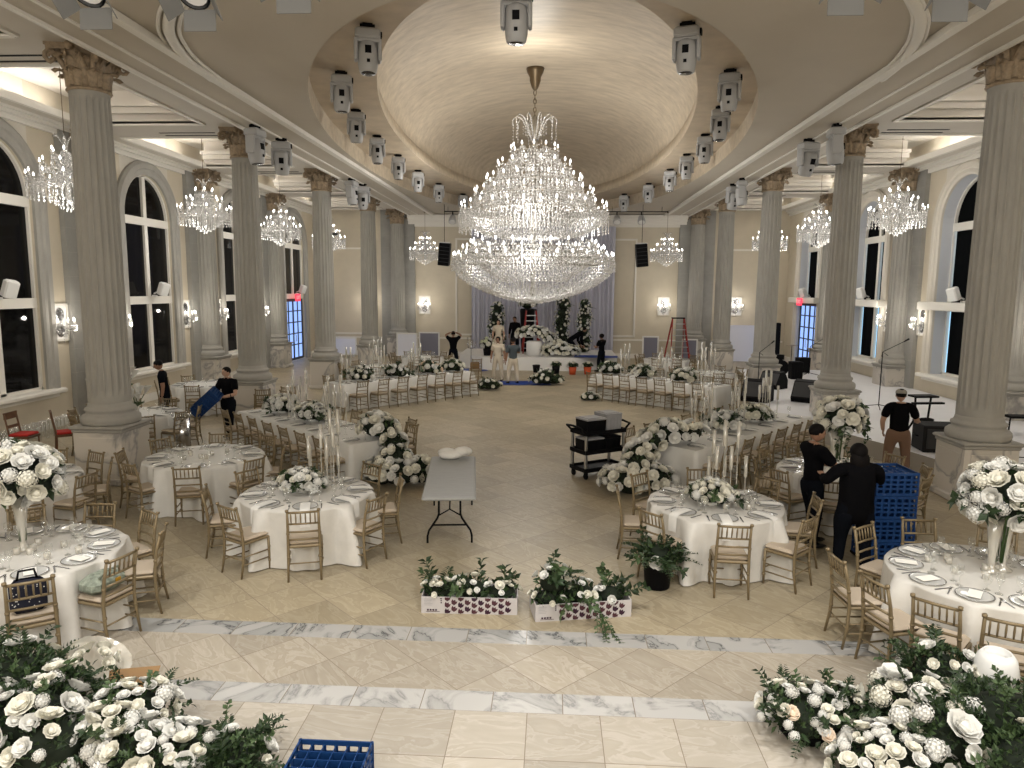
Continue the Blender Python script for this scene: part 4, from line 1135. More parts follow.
for k in range(5): b.ell((g.uniform(-.16,.16),g.uniform(-.08,.08),.07+.03*k*.4),(.20-.02*k,.16-.01*k,.075),'napkin',12,8)
o=b.build('cloth_bundle',None,(-1.56,11.58,.75)); tag(o,'white cloth bundle lying on the far end of the folding table','cloth')
# utility cart
t=thing('utility_cart','black three shelf utility cart with grey posts on the dance floor','cart',(.93,13.55,0),R(33))
for z in (.16,.50,.86):
    b=MB(); b.box((0,0,z),(.92,.50,.03),'black',bev=.01)
    for s in (-1,1): b.box((0,s*.25,z+.02),(.96,.03,.08),'black',bev=.01); b.box((s*.47,0,z+.02),(.03,.50,.08),'black',bev=.01)
    b.build('shelf',t)
for sx in (-1,1):
    for sy in (-1,1):
        b=MB(); b.box((sx*.44,sy*.22,.50),(.055,.055,.72),'chrome',bev=.01); b.build('post',t)
        b=MB(); b.lathe([(.055,-.02),(.06,0),(.055,.02)],'black',10,T=Matrix.Translation((sx*.42,sy*.20,.06))@Matrix.Rotation(PI/2,4,'Y')); b.box((sx*.42,sy*.20,.12),(.05,.07,.05),'black'); b.build('caster',t)
    b=MB(); b.tube([(sx*.47,-.22,.90),(sx*.58,-.22,1.0),(sx*.60,0,1.02),(sx*.58,.22,1.0),(sx*.47,.22,.90)],.022,'black',7); b.build('handle',t)
def tote(name,lab,x,y,z,dx,dy,dz,m,rz,lid='grille'):
    r=thing(name,lab,'box',(x,y,z),rz)
    b=MB(); b.box((0,0,dz/2),(dx*.95,dy*.95,dz),m,taper=1.05,bev=.01)
    for k in range(5): b.box((-dx*.4+k*dx*.2,-dy*.492,dz*.45),(.012,.012,dz*.75),m)
    b.build('tub',r); b=MB(); b.box((0,0,dz+.012),(dx*1.03,dy*1.03,.035),lid,bev=.012); b.box((0,0,dz+.03),(dx*.8,dy*.75,.02),lid); b.build('lid',r)
cx,cy,a=.93,13.55,R(33); ca,sa=cos(a),sin(a)
def onc(u,v): return cx+u*ca-v*sa, cy+u*sa+v*ca
x,y=onc(-.20,-.03); tote('storage_tote','black storage tote on the left of the cart top shelf',x,y,.88,.44,.40,.24,'black',a,'greybox')
x,y=onc(.24,.02); tote('storage_tote','grey crate on the right of the cart top shelf',x,y,.88,.38,.40,.30,'greybox',a,'greybox')
x,y=onc(-.20,0); tote('storage_tote','black tote on the left of the cart middle shelf',x,y,.52,.42,.38,.22,'black',a,'greybox')
x,y=onc(.22,0); tote('storage_tote','black tote on the right of the cart middle shelf',x,y,.52,.38,.38,.22,'black',a,'black')
# blue glass rack crates
def crate_mesh(L,W,H,nx,ny,solid=.5):
    b=MB(); t=.014
    for s in (-1,1):
        for z,h in ((H*.06,H*.12),(H*.94,H*.12)):
            b.box((0,s*(W/2),z),(L+t,t,h),'blue'); b.box((s*(L/2),0,z),(t,W+t,h),'blue')
        for k in range(1,4):
            b.box((0,s*W/2,H*(.12+.19*k)),(L,t*.8,H*.085),'blue'); b.box((s*L/2,0,H*(.12+.19*k)),(t*.8,W,H*.085),'blue')
        for k in range(nx+1): b.box((-L/2+L*k/nx,s*W/2,H/2),(.025,t,H),'blue')
        for k in range(ny+1): b.box((s*L/2,-W/2+W*k/ny,H/2),(t,.025,H),'blue')
    body=b.mesh('crate_walls')
    b=MB()
    for k in range(1,nx): b.box((-L/2+L*k/nx,0,H*.5),(.006,W,H*.8),'blue')
    for k in range(1,ny): b.box((0,-W/2+W*k/ny,H*.5),(L,.006,H*.8),'blue')
    b.box((0,0,.008),(L,W,.012),'blue')
    return body,b.mesh('divider_grid')
cm=crate_mesh(.52,.52,.30,6,6)
def crate(x,y,z,rz,label,rot=None):
    r=thing('glass_rack_crate',label,'crate',(x,y,z),rz,'blue glass rack crates')
    if rot: r.rotation_euler=rot
    inst(cm[0],'crate_walls',r); inst(cm[1],'divider_grid',r); return r
for i in range(4): crate(4.40,9.34,.06+i*.305,.04+.02*(i%2),'blue crate, %s in the stack beside the woman in black'%['lowest','second from bottom','third from bottom','topmost'][i])
b=MB(); b.box((0,0,.045),(.56,.56,.03),'black')
for s in (-1,1):
    for q in (-1,1): b.ell((s*.22,q*.22,.02),(.03,.03,.02),'black',8,5)
tag(b.build('crate_dolly',None,(4.40,9.34,0),.04),'low black dolly under the stack of blue crates','dolly')
crate(-1.50,4.42,.02,.0,'blue crate standing alone at the bottom edge of the photo')
# flower boxes with a printed tulip pattern
def flower_box(x,y,rz,L,W,H,label,group='printed flower boxes'):
    r=thing('flower_box',label,'flower box',(x,y,0),rz,group); g=random.Random(int(L*100))
    b=MB(); t=.008
    for s in (-1,1):
        b.box((0,s*W/2,H/2),(L,t,H),'boxwhite'); b.box((s*L/2,0,H/2),(t,W,H),'boxwhite')
    b.box((0,0,.006),(L,W,.01),'boxwhite'); 
    # tulip heads in staggered rows on the long face, the left quarter stays plain
    yy=-W/2-t/2-.002
    cols=int(L*.74/.074); 
    for c in range(cols):
        x0=-L/2+L*.235+.035+c*.074
        for k in range(3):
            z0=H*(.10+.40*k)+(.032 if c%2 else 0)
            if z0>H*.93: continue
            s=.047; u=[(-.45,-.6),(-.85,.1),(-.8,.9),(-.35,.55),(0,1.05),(.35,.55),(.8,.9),(.85,.1),(.45,-.6)]
            a=-.45
            P=[(x0+s*(p*cos(a)-q*sin(a))*.8,yy,max(.004,min(H-.003,z0+s*(p*sin(a)+q*cos(a))*.8))) for p,q in u]
            b.add(P,[tuple(range(len(P)))[::-1]],'plum' if (c+k)%3 else 'plumdark')
            b.add([(x0-.003,yy,z0-.03),(x0+.003,yy,z0-.03),(x0+.003,yy,z0-.01),(x0-.003,yy,z0-.01)],[(0,1,2,3)],'plumdark')
    # small printed lines and the mark at the plain end
    for k in range(5): b.add([(-L/2+.03,yy,H*(.85-.09*k)),(-L/2+.03+.09-.01*(k%3),yy,H*(.85-.09*k)),(-L/2+.03+.09-.01*(k%3),yy,H*(.87-.09*k)),(-L/2+.03,yy,H*(.87-.09*k))],[(0,1,2,3)],'greybox')
    b.add([(-L/2+.05,yy,H*.10),(-L/2+.20,yy,H*.10),(-L/2+.20,yy,H*.13),(-L/2+.05,yy,H*.13)],[(0,1,2,3)],'plumdark')
    for k in range(3): b.add([(-L/2+.21,yy,H*(.62+.12*k)),(-L/2+.225,yy,H*(.62+.12*k)),(-L/2+.225,yy,H*(.69+.12*k)),(-L/2+.21,yy,H*(.69+.12*k))],[(0,1,2,3)],'plumdark')
    for k in range(4): 
        xx=-L/2+.06+.03*k; b.add([(xx,yy,H*.16),(xx+.02,yy,H*.16),(xx+.02,yy,H*.26),(xx,yy,H*.26)],[(0,1,2,3)],'plumdark')
    b.build('carton',r); return r
flower_box(-.86,7.62,.02,1.05,.38,.19,'low printed flower box on the left, white with plum tulips')
flower_box(.36,7.58,.20,1.06,.38,.19,'low printed flower box on the right, turned slightly, with trailing vine')
b=MB(); b.box((0,0,.15),(.38,.26,.30),'kraft'); 
for s in (-1,1): b.add([(-.19,s*.13,.30),(.19,s*.13,.30),(.20,s*.20,.35),(-.20,s*.20,.35)],[(0,1,2,3)],'kraft')
tag(b.build('cardboard_box',None,(-3.42,5.30,0),.25),'brown cardboard box behind the left foreground flowers','box')
# silver drum stool next to the calla table
r=thing('silver_drum','mirrored silver cylinder on the floor near the calla lily table','pedestal',(-7.98,14.85,0))
b=MB(); b.lathe([(.17,0),(.17,.72)],'steel',24); b.build('drum',r)
b=MB(); b.lathe([(.16,.72),(.19,.74),(.21,.84),(.20,.84),(.17,.75)],'glass',16,capt=False); b.build('glass_bowl',r)
# wood chair with a red seat, red crate and the row of glass vases by the left wall
r=thing('wooden_chair','dark wooden chair with red cushion behind the nearest left pedestal','chair',(-10.2,14.3,0),-.9)
b=MB(); b.box((0,0,.44),(.42,.42,.05),'walnut',bev=.01); b.build('seat_frame',r); b=MB(); b.box((0,0,.49),(.40,.40,.05),'red',bev=.02); b.build('seat_cushion',r)
for sx in (-1,1):
    for sy in (-1,1): b=MB(); b.tube([(sx*.18,sy*.18,0),(sx*.18,sy*.18,.43)] if sy>0 else [(sx*.18,-.20,0),(sx*.18,-.18,.45),(sx*.18,-.26,.95)],.02,'walnut',6); b.build('leg',r)
b=MB(); b.box((0,-.25,.88),(.38,.03,.14),'walnut'); b.box((0,-.21,.66),(.36,.02,.06),'walnut'); b.build('backrest',r)
r=thing('wooden_chair','red cushioned chair behind the left foreground bouquet','chair',(-10.9,14.0,0),-1.5)
for ch in list(bpy.data.objects['wooden_chair'].children): d=ch.copy(); COL.objects.link(d); d.parent=r
def _vase(b): b.lathe([(.05,0),(.055,.01),(.045,.04),(.06,.25),(.075,.38),(.072,.38),(.055,.25),(.04,.05)],'glass',10,capt=False)
mv=lm(_vase,'glass_vase')
k=0
for row in range(2):
    for i in range(13):
        o=inst(mv,'glass_vase',None,(-12.0+row*.22,13.6+i*.27+row*.1,0)); tag(o,'glass vase by the left wall, %s row, %s from the nearer end'%(['back','front'][row],['first','second','third','fourth','fifth','sixth','seventh','eighth','ninth','tenth','eleventh','twelfth','last'][i]),'vase','glass vases along the left wall')
# bags on the chairs of the left foreground table
b=MB(); b.box((0,0,.16),(.30,.16,.32),'bagdots',bev=.05); 
for q in range(24): b.ell((rnd.uniform(-.13,.13),-.082,rnd.uniform(.04,.28)),(.006,.003,.006),'white',5,4)
b.tube([(-.08,0,.31),(-.06,0,.40),(.06,0,.40),(.08,0,.31)],.012,'black',5)
tag(b.build('backpack',None,(-4.88,6.15,.50),.66),'navy dotted backpack on a chair of the left foreground table','bag')
b=MB(); b.box((0,0,.09),(.40,.28,.18),'bag',bev=.06); b.box((.06,-.142,.10),(.06,.01,.06),'yellow'); b.tube([(-.12,-.1,.17),(-.08,-.13,.24),(.08,-.13,.24),(.12,-.1,.17)],.012,'bag',5)
tag(b.build('tote_bag',None,(-4.49,6.66,.50),1.29),'green printed tote bag lying on a gold chair at the left','bag')
# ------------------------------------------------------------------ blooms
def petal(b,m,tilt,rot,l,w,base,cup):
    vs=[];fs=[]
    for k in range(4):
        t=k/3
        for j in (-1,0,1):
            ww=w*(.35+.75*sin(PI*min(t*.62+.1,1)))
            x=j*ww*(1 if t<.95 else .8); y=base+l*t*cos(tilt)+ (cup*t*t)*-.0; z=l*t*sin(tilt)+(.10*l*j*j if t<.9 else .02*l)
            if t>.8: y+=l*.12; z-=l*.05*(1 if tilt<1 else .2)
            vs.append((x,y,z))
    for k in range(3):
        for j in range(2): fs.append((k*3+j,k*3+j+1,(k+1)*3+j+1,(k+1)*3+j))
    b.add(vs,fs,m,True,Matrix.Rotation(rot,4,'Z'))
def rose_mesh(m,seed,n=(3,5,6,7)):
    g=random.Random(seed); b=MB()
    # unit radius about 1, facing +z
    b.ell((0,0,.28),(.50,.50,.46),m,9,6)
    for r,(cnt,tilt,l,w,base) in enumerate(zip(n,(1.42,1.25,1.02,.72),(.66,.74,.78,.74),(.36,.46,.52,.52),(.10,.20,.34,.44))):
        for k in range(cnt): petal(b,m,tilt+g.uniform(-.12,.12),2*PI*k/cnt+r*.5+g.uniform(-.2,.2),l*g.uniform(.9,1.1),w,base,.1)
    b.lathe([(.08,-.35),(.30,-.12),(.34,.10)],'stem',7)
    return b.mesh('bloom')
def hydra_mesh(m,seed):
    g=random.Random(seed); b=MB(); b.ell((0,0,.25),(.72,.72,.62),m,10,7)
    N=70
    for i in range(N):
        z=1-1.45*(i+.5)/N; a=i*2.39996; q=math.sqrt(max(0,1-z*z)); nrm=Vector((q*cos(a),q*sin(a),z*.9)).normalized()
        p=nrm*g.uniform(.80,.95)+Vector((0,0,.22)); X=Matrix.Translation(p)@nrm.to_track_quat('Z','Y').to_matrix().to_4x4()@Matrix.Rotation(g.uniform(0,6),4,'Z')
        s=.155
        for k in range(4):
            T=X@Matrix.Rotation(k*PI/2,4,'Z'); b.add([(0,0,0),(s*.55,s*.5,.03),(0,s*1.2,.05),(-s*.55,s*.5,.03)],[(0,1,2,3)],m,False,T)
    return b.mesh('bloom')
ROSE=[rose_mesh('petal',1),rose_mesh('petal',2),rose_mesh('petal_cream',3),rose_mesh('petal_cream',4)]
BLUSH=[rose_mesh('petal_blush',6)]
HYD=[hydra_mesh('petal',7),hydra_mesh('petal_cream',8)]
GRN=[hydra_mesh('petal_green',9)]
OPEN=[rose_mesh('petal',11,(3,5,7,9)),rose_mesh('petal_cream',12,(2,5,7,9))]
def leaf(b,p,d,l,w,m,g):
    d=d.normalized(); s=d.cross(Vector((g.uniform(-1,1),g.uniform(-1,1),g.uniform(.2,1))));
    if s.length<1e-3: s=d.orthogonal()
    s.normalize(); u=s.cross(d)
    a=p+d*l*.45; t=p+d*l-u*l*.12
    b.add([p,a+s*w+u*w*.35,t,a-s*w+u*w*.35,a],[(0,1,4),(1,2,4),(0,4,3),(4,2,3)],m)
def frond(b,p,d,l,m,g,w=.35):
    d=d.normalized(); n=9; side=d.cross(Vector((0,0,1)));
    if side.length<.05: side=Vector((1,0,0))
    side.normalize(); pts=[]
    for i in range(n+1):
        t=i/n; pts.append(p+d*l*t+Vector((0,0,-.35*l*t*t)))
    b.tube(pts,[.004*(1-.7*i/n) for i in range(n+1)],'stem',3,cap=False)
    for i in range(1,n+1):
        t=i/n; L=l*w*(1-.65*t)
        for s in (-1,1): leaf(b,pts[i],(side*s+d*.7),L,L*.20,m,g)
def sprig(b,p,d,l,m,g,lw=.06):
    # woody sprig with paired oval leaves
    n=6; d=d.normalized(); side=d.orthogonal().normalized(); pts=[p+d*l*i/n+Vector((0,0,-.25*l*(i/n)**2)) for i in range(n+1)]
    b.tube(pts,.004,'stem',3,cap=False)
    for i in range(1,n+1):
        q=Matrix.Rotation(g.uniform(0,6),3,d)@side
        for s in (-1,1): leaf(b,pts[i],q*s+d*.6,lw*g.uniform(.8,1.2),lw*.30,m,g)
def rdir(g,zmin=-1):
    while True:
        v=Vector((g.gauss(0,1),g.gauss(0,1),g.gauss(0,1)))
        if v.length>1e-3:
            v.normalize()
            if v.z>=zmin: return v
def foliage(root,blobs,nl,lsize,seed,zmin=-.3,fr=0,sp=0,core=.82,sz=.4,mats=('leaf','leaf','leaf2')):
    g=random.Random(seed); b=MB()
    wts=[bb[3]*bb[4]+bb[4]*bb[5]+bb[3]*bb[5] for bb in blobs]
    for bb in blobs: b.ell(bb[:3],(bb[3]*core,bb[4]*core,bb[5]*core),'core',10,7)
    def pick():
        bb=g.choices(blobs,wts)[0]; v=rdir(g,zmin); return Vector((bb[0]+v.x*bb[3],bb[1]+v.y*bb[4],bb[2]+v.z*bb[5])),Vector((v.x/bb[3],v.y/bb[4],v.z/bb[5])).normalized()
    for i in range(nl):
        p,d=pick(); d=(d+Vector((g.uniform(-.8,.8),g.uniform(-.8,.8),g.uniform(-.5,.9)))).normalized(); l=lsize*g.uniform(.6,1.3); leaf(b,p-d*l*.4,d,l,l*.24,g.choice(mats),g)
    for i in range(fr): p,d=pick(); frond(b,p*1.0-d*.05,d+Vector((g.uniform(-.4,.4),g.uniform(-.4,.4),.35)),sz*g.uniform(.7,1.2),'leaf',g)
    for i in range(sp): p,d=pick(); sprig(b,p-d*.05,d+Vector((g.uniform(-.4,.4),g.uniform(-.4,.4),.3)),sz*g.uniform(.6,1.1),g.choice(mats),g,lsize)
    # nothing pokes through the floor
    b.v=[(x,y,max(z,.006)) for x,y,z in b.v]
    return b.build('foliage',root)
def blooms(root,blobs,n,meshes,smin,smax,seed,zmin=-.25,lift=.0,front=False):
    g=random.Random(seed); wts=[bb[3]*bb[4]+bb[4]*bb[5]+bb[3]*bb[5] for bb in blobs]; done=[]
    tries=0
    while len(done)<n and tries<n*40:
        tries+=1
        bb=g.choices(blobs,wts)[0]; v=rdir(g,zmin)
        if front and v.y>.35: continue
        p=Vector((bb[0]+v.x*bb[3],bb[1]+v.y*bb[4],bb[2]+v.z*bb[5])); s=g.uniform(smin,smax)
        if any((p-q).length<(s+t)*.70 for q,t in done): continue
        if any(((p.x-c[0])/c[3])**2+((p.y-c[1])/c[4])**2+((p.z-c[2])/c[5])**2<.8 for c in blobs if c is not bb): continue
        nn=Vector((v.x/bb[3],v.y/bb[4],v.z/bb[5])).normalized()+Vector((g.uniform(-.3,.3),g.uniform(-.3,.3),g.uniform(-.1,.4)))
        if p.z+root.location.z<s*.7: continue
        done.append((p,s)); q=nn.to_track_quat('Z','Y').to_euler(); 
        inst(g.choice(meshes),'bloom',root,p+nn.normalized()*lift,rot=q,scale=s)
    return done
def bowl_mesh():
    b=MB(); b.lathe([(.07,0),(.11,.02),(.13,.10),(.125,.10),(.10,.02)],'porcelain',16,capt=False); return b.mesh('bowl')
mbowl=bowl_mesh()
def centrepiece(x,y,label,seed,s=1,group='low flower centrepieces on the tables',mix=None,z=TT,n=40):
    r=thing('flower_centrepiece',label,'flowers',(x,y,z),0,group)
    inst(mbowl,'bowl',r)
    bl=[(0,0,.15*s,.25*s,.23*s,.15*s),(-.13*s,.03,.12*s,.17*s,.16*s,.12*s),(.14*s,-.02,.11*s,.17*s,.16*s,.11*s)]
    foliage(r,bl,230,.10*s,seed,-.2,sp=5,sz=.2); blooms(r,bl,n,mix or (ROSE+HYD[:1]+OPEN),.045*s,.078*s,seed,-.15,.01)
    return r
centrepiece(-3.38,9.36,'low white and cream flowers on the round table left of the folding table',1,1.0)
centrepiece(2.12,9.22,'low white and cream flowers on the round table behind the black bucket',2,1.0,mix=ROSE+HYD)
c,d,n=LL1
for i,u in enumerate((-1.5,-.15)): p=c+d*u+n*.05; centrepiece(p.x,p.y,'white flowers on the front left long table, %s from left'%['first','second'][i],10+i,1.25)
c,d,n=RL1
for i,u in enumerate((-.45,.95)): p=c+d*u-n*.02; centrepiece(p.x,p.y,'white flowers on the front right long table, %s from left'%['first','second'][i],14+i,1.2)
c,d,n=LL2
for i,u in enumerate((-1.7,-.35,1.0,2.0)): p=c+d*u; centrepiece(p.x,p.y,'white flowers on the back left long table, %s from left'%ORD[i],20+i,1.3,mix=ROSE+(BLUSH if i==2 else HYD),n=20)
c,d,n=RL2
for i,u in enumerate((-1.8,-.5,.9)): p=c+d*u; centrepiece(p.x,p.y,'white flowers on the back right long table, %s from left'%ORD[i],26+i,1.3,n=20)
# tall bouquets in flared glass vases
def _tv(b,h=.62):
    b.lathe([(.085,0),(.09,.012),(.035,.05),(.032,.10),(.05,.32),(.085,h),(.081,h),(.046,.32),(.028,.10)],'tube',16,capt=False)
mtv=lm(_tv,'flared_vase')
def bouquet(x,y,label,seed,rad=.40,h=.62,n=84,nv=2,mix=None):
    r=thing('tall_bouquet',label,'bouquet',(x,y,TT),0,'tall white bouquets in glass vases')
    for k in range(nv): inst(mtv,'flared_vase',r,(.14*(k-.5)*(nv>1),.05*k,0),scale=(1,1,h/.62))
    b=MB(); g=random.Random(seed)
    for i in range(16): a=g.uniform(0,6.28); b.tube([(.03*cos(a),.03*sin(a),.10),(.06*cos(a),.06*sin(a),h),(.18*cos(a),.18*sin(a),h+.15)],.006,'stem',4)
    b.build('stems',r)
    bl=[(0,0,h+.24,rad,rad,rad*.68),(-rad*.5,.0,h+.14,rad*.55,rad*.55,rad*.5),(rad*.5,0,h+.14,rad*.55,rad*.55,rad*.5),(0,-rad*.4,h+.12,rad*.55,rad*.55,rad*.5)]
    foliage(r,bl,190,.13,seed,-.75,sp=8,sz=.15); blooms(r,bl,n,mix or (ROSE+HYD+OPEN),.068,.105,seed,-.55,.01)
    return r
bouquet(-5.56,7.0,'tall white rose bouquet in a glass vase on the left foreground table',31,.37,.60,95,1)
bouquet(4.52,7.14,'tall white flower bouquet in glass vases on the right foreground table',32,.34,.60,90)
bouquet(4.62,11.5,'tall white bouquet with trailing vine in front of the stage, above the two people',33,.33,.60,80)
# trailing vines of that last bouquet
r=bpy.data.objects['tall_bouquet.002']; b=MB(); g=random.Random(9)
for x0 in (-.12,.02,.30):
    pts=[Vector((x0+.03*sin(k),-.26+.02*cos(k*2),.62-.05*k)) for k in range(10)]; b.tube(pts,.004,'stem',3)
    for p in pts:
        for q in range(3): leaf(b,p,rdir(g),.07,.018,'leaf',g)
b.build('trailing_vine',r)
# calla lilies on the table behind the left column
mcal=MB()
vs=[];fs=[]
for k in range(5):
    for i in range(9):
        a=2*PI*i/8; rr=(.012+.045*(k/4)**1.6); vs.append((rr*cos(a),rr*sin(a)-.02*(k/4)**2,.12*k/4+.03*(k/4)**2*(1+cos(a))))
for k in range(4):
    for i in range(8): fs.append((k*9+i,k*9+i+1,(k+1)*9+i+1,(k+1)*9+i))
mcal.add(vs,fs,'petal',True); mcal.tube([(0,0,.02),(0,0,.10)],.007,'yellow',5); mcal=mcal.mesh('calla_bloom')
for (x,y,h,lab,lo) in ((-9.12,14.72,.62,'taller vase of white calla lilies beside the nearest left column',1),(-8.82,14.60,.25,'shorter vase of white calla lilies beside the nearest left column',0)):
    r=thing('calla_vase',lab,'flowers',(x,y,TT),0,'calla lily vases'); g=random.Random(int(h*100))
    b=MB(); b.lathe([(.05,0),(.055,.02),(.05,h*.6),(.06,h),(.055,h),(.045,.03)],'black' if lo else 'tube',12,capt=False); b.build('vase',r)
    b=MB(); heads=[]
    for i in range(9):
        a=2*PI*i/9+g.uniform(-.2,.2); rr=g.uniform(.08,.22); hh=h+g.uniform(.10,.30)
        b.tube([(0,0,.05),(.02*cos(a),.02*sin(a),h),(rr*cos(a),rr*sin(a),hh)],.007,'stem',4); heads.append((rr*cos(a),rr*sin(a),hh,a))
        for q in range(3): leaf(b,Vector((.02*cos(a),.02*sin(a),h)),Vector((cos(a+q),sin(a+q),.6)),.18,.03,'leaf2',g)
    b.build('stems',r)
    for x_,y_,z_,a in heads: inst(mcal,'calla_bloom',r,(x_,y_,z_-.01),rot=(.5*-sin(a),.5*cos(a),0),scale=1.25)
    if lo:
        bl=[(0,0,h*.55,.16,.16,.15)]; blooms(r,bl,8,HYD,.08,.10,3,-.3)
# cascades of roses falling from the table ends to the floor
def cascade(root_loc,label,blobs,seed,n=95):
    r=thing('rose_cascade',label,'flowers',root_loc,0,'rose cascades at the long table ends')
    foliage(r,blobs,420,.12,seed,-.3); blooms(r,blobs,n,ROSE+OPEN+HYD[:1],.070,.105,seed,-.2,.012)
    return r
cascade((-2.83,12.75,0),'cascade of white roses falling from the front left long table to the floor',
 [(-.42,.25,.98,.30,.26,.24),(-.18,.10,.92,.24,.22,.20),(-.02,-.05,.72,.20,.18,.20),(.02,-.16,.48,.26,.22,.24),(.12,-.25,.22,.42,.34,.24),(.48,-.10,.22,.32,.30,.24),(-.22,-.22,.22,.30,.30,.26)],41)
cascade((1.62,12.50,0),'cascade of white roses falling from the front right long table to the floor',
 [(.92,.55,.95,.30,.24,.18),(.55,.42,.98,.30,.26,.22),(.25,.30,.86,.26,.24,.20),(.02,.14,.66,.24,.22,.22),(-.05,-.05,.44,.28,.24,.24),(-.22,-.20,.22,.38,.32,.26),(.22,-.22,.26,.32,.28,.24),(-.45,-.05,.20,.24,.26,.20)],42)
# greenery and flowers by the printed boxes
def boxfill(x,y,rz,L,label,seed,tall=0):
    r=thing('box_flowers',label,'flowers',(x,y,.02),rz,'flowers lying in the printed boxes')
    bl=[(-L*.33,0,.16,L*.18,.17,.10),(0,.02,.18,L*.20,.18,.12),(L*.33,0,.16,L*.18,.17,.10)]
    if tall: bl.append((-L*.28,.02,.34,L*.18,.16,.16))
    foliage(r,bl,170,.10,seed,-.1,fr=3,sp=16 if tall else 9,sz=.36); blooms(r,bl,40 if tall else 24,ROSE+OPEN,.030,.052,seed,-.05,.02)
    return r
boxfill(-.86,7.62,.02,1.05,'white roses and leaves lying in the left printed flower box',51)
boxfill(.36,7.58,.20,1.06,'tall white lilies and roses heaped in the right printed flower box',52,1)
r=thing('trailing_greenery','green vine trailing from the right printed box onto the floor','greenery',(.55,7.34,0)); b=MB(); g=random.Random(6)
for k in range(7): sprig(b,Vector((.02*k-.05,.05-.03*k,.22-.025*k)),Vector((g.uniform(-.1,.5),-1,-.2)),.34,'leaf2',g,.05)
b.v=[(x,y,max(z,.004)) for x,y,z in b.v]; b.build('sprigs',r)
# black bucket of greenery
r=thing('flower_bucket','black bucket of ferns with white roses in front of the right round table','bucket',(1.32,8.33,0))
b=MB(); b.lathe([(.145,0),(.150,.01),(.172,.30),(.178,.305),(.172,.315),(.160,.30)],'black',22,capt=False); b.lathe([(.001,.27),(.16,.27)],'core',16,capb=False,capt=False); b.build('bucket',r)
bl=[(0,0,.40,.20,.20,.14),(.06,0,.34,.20,.2,.1)]; foliage(r,bl,110,.10,53,-.2,fr=30,sp=6,sz=.30)
for p in ((-.07,-.17,.34),(-.02,-.19,.33),(-.05,-.18,.38)): inst(ROSE[0],'bloom',r,p,rot=(1.0,0,0),scale=.055)
# foreground heaps of cut flowers
def heap(x,y,label,blobs,seed,nb,nl=700,fr=10,sp=14,sz=.30,mix=None,smin=.038,smax=.078,ls=.062,mats=('leaf','leaf','leaf2')):
    r=thing('flower_heap',label,'flowers',(x,y,0),0,'heaps of cut flowers in the foreground')
    b=MB()
    for bb in blobs[:1]: b.lathe([(bb[3]*.55,.0),(bb[3]*.6,.02),(bb[3]*.66,max(.1,bb[2]*.7))],'black',16,T=Matrix.Translation((bb[0],bb[1],0)))
    b.build('bucket',r)
    foliage(r,blobs,nl,ls,seed,-.35,fr,sp,core=.80,sz=sz,mats=mats); blooms(r,blobs,nb,mix or ROSE+OPEN+HYD[:1],smin,smax,seed,-.1,.02)
    return r
heap(-4.22,5.10,'leafy heap of greenery below the left foreground table',[(0,0,.36,.38,.36,.33),(.30,-.02,.28,.32,.30,.25)],61,18,1500,16,26)
heap(-3.80,4.72,'heap of white roses at the bottom left edge',[(0,0,.30,.36,.32,.30),(.25,-.15,.26,.30,.28,.24),(-.35,-.1,.32,.34,.3,.32)],62,50,800,8,10,smin=.045,smax=.088)
heap(-3.25,5.02,'heap of white lilies beside the brown cardboard box',[(0,.05,.20,.30,.30,.20),(.0,-.28,.20,.30,.26,.20)],63,60,600,6,10)
heap(-2.72,4.68,'heap of white roses between the lilies and the ferns',[(0,0,.15,.30,.28,.16),(-.28,-.02,.17,.24,.25,.18)],64,44,600,8,10)
heap(-2.30,4.72,'fern and dark leaf heap at the right end of the left pile',[(0,0,.12,.26,.26,.12)],65,5,700,22,26)
heap(2.10,5.50,'heap of white stock with two blush roses on the right of the floor',[(0,0,.16,.34,.34,.17),(.30,.1,.14,.24,.24,.15)],66,60,700,16,14,mix=ROSE+HYD[:1],smin=.035,smax=.06)
for i,p in enumerate(((-.18,-.18,.27),(.04,-.34,.20))): inst(BLUSH[0],'bloom',bpy.data.objects['flower_heap.005'],p,rot=(.8,0,0),scale=.052)['label']='blush rose'
heap(2.55,4.92,'heap of small white roses at the bottom right',[(0,0,.18,.34,.30,.19),(-.25,-.05,.14,.22,.22,.15)],67,60,600,8,8,smin=.035,smax=.068)
heap(2.88,5.42,'heap with a few very large white open roses at the right',[(0,0,.26,.32,.30,.26),(.05,-.36,.26,.34,.28,.26)],68,26,900,10,12,mix=OPEN+HYD,smin=.06,smax=.115,ls=.07)
heap(3.28,5.78,'leafy heap with white roses against the right foreground chairs',[(0,0,.32,.30,.24,.30)],69,20,800,6,18)
heap(3.42,5.08,'pale green leafy heap at the right edge of the photo',[(0,0,.34,.42,.42,.34),(-.05,-.42,.30,.42,.3,.3)],70,7,1700,16,60,mats=('leaf2','leaf2','leaf'))
b=MB(); b.lathe([(.09,0),(.10,.02),(.06,.12),(.06,.18),(.15,.30),(.165,.40),(.14,.52),(.10,.57),(.09,.56),(.12,.5)],'porcelain',24,capt=True)
tag(b.build('white_vase',None,(3.62,5.62,.12)),'round white glazed vase standing in the leaves before the right foreground table','vase')
b=MB(); b.lathe([(.16,0),(.17,.02),(.16,.12)],'black',14); tag(b.build('upturned_bucket',None,(3.62,5.62,0)),'black tub under the round white vase','bucket')
r=thing('wrapped_bouquet','bouquet in clear plastic wrap lying by the left foreground chair','flowers',(-4.02,5.50,0))
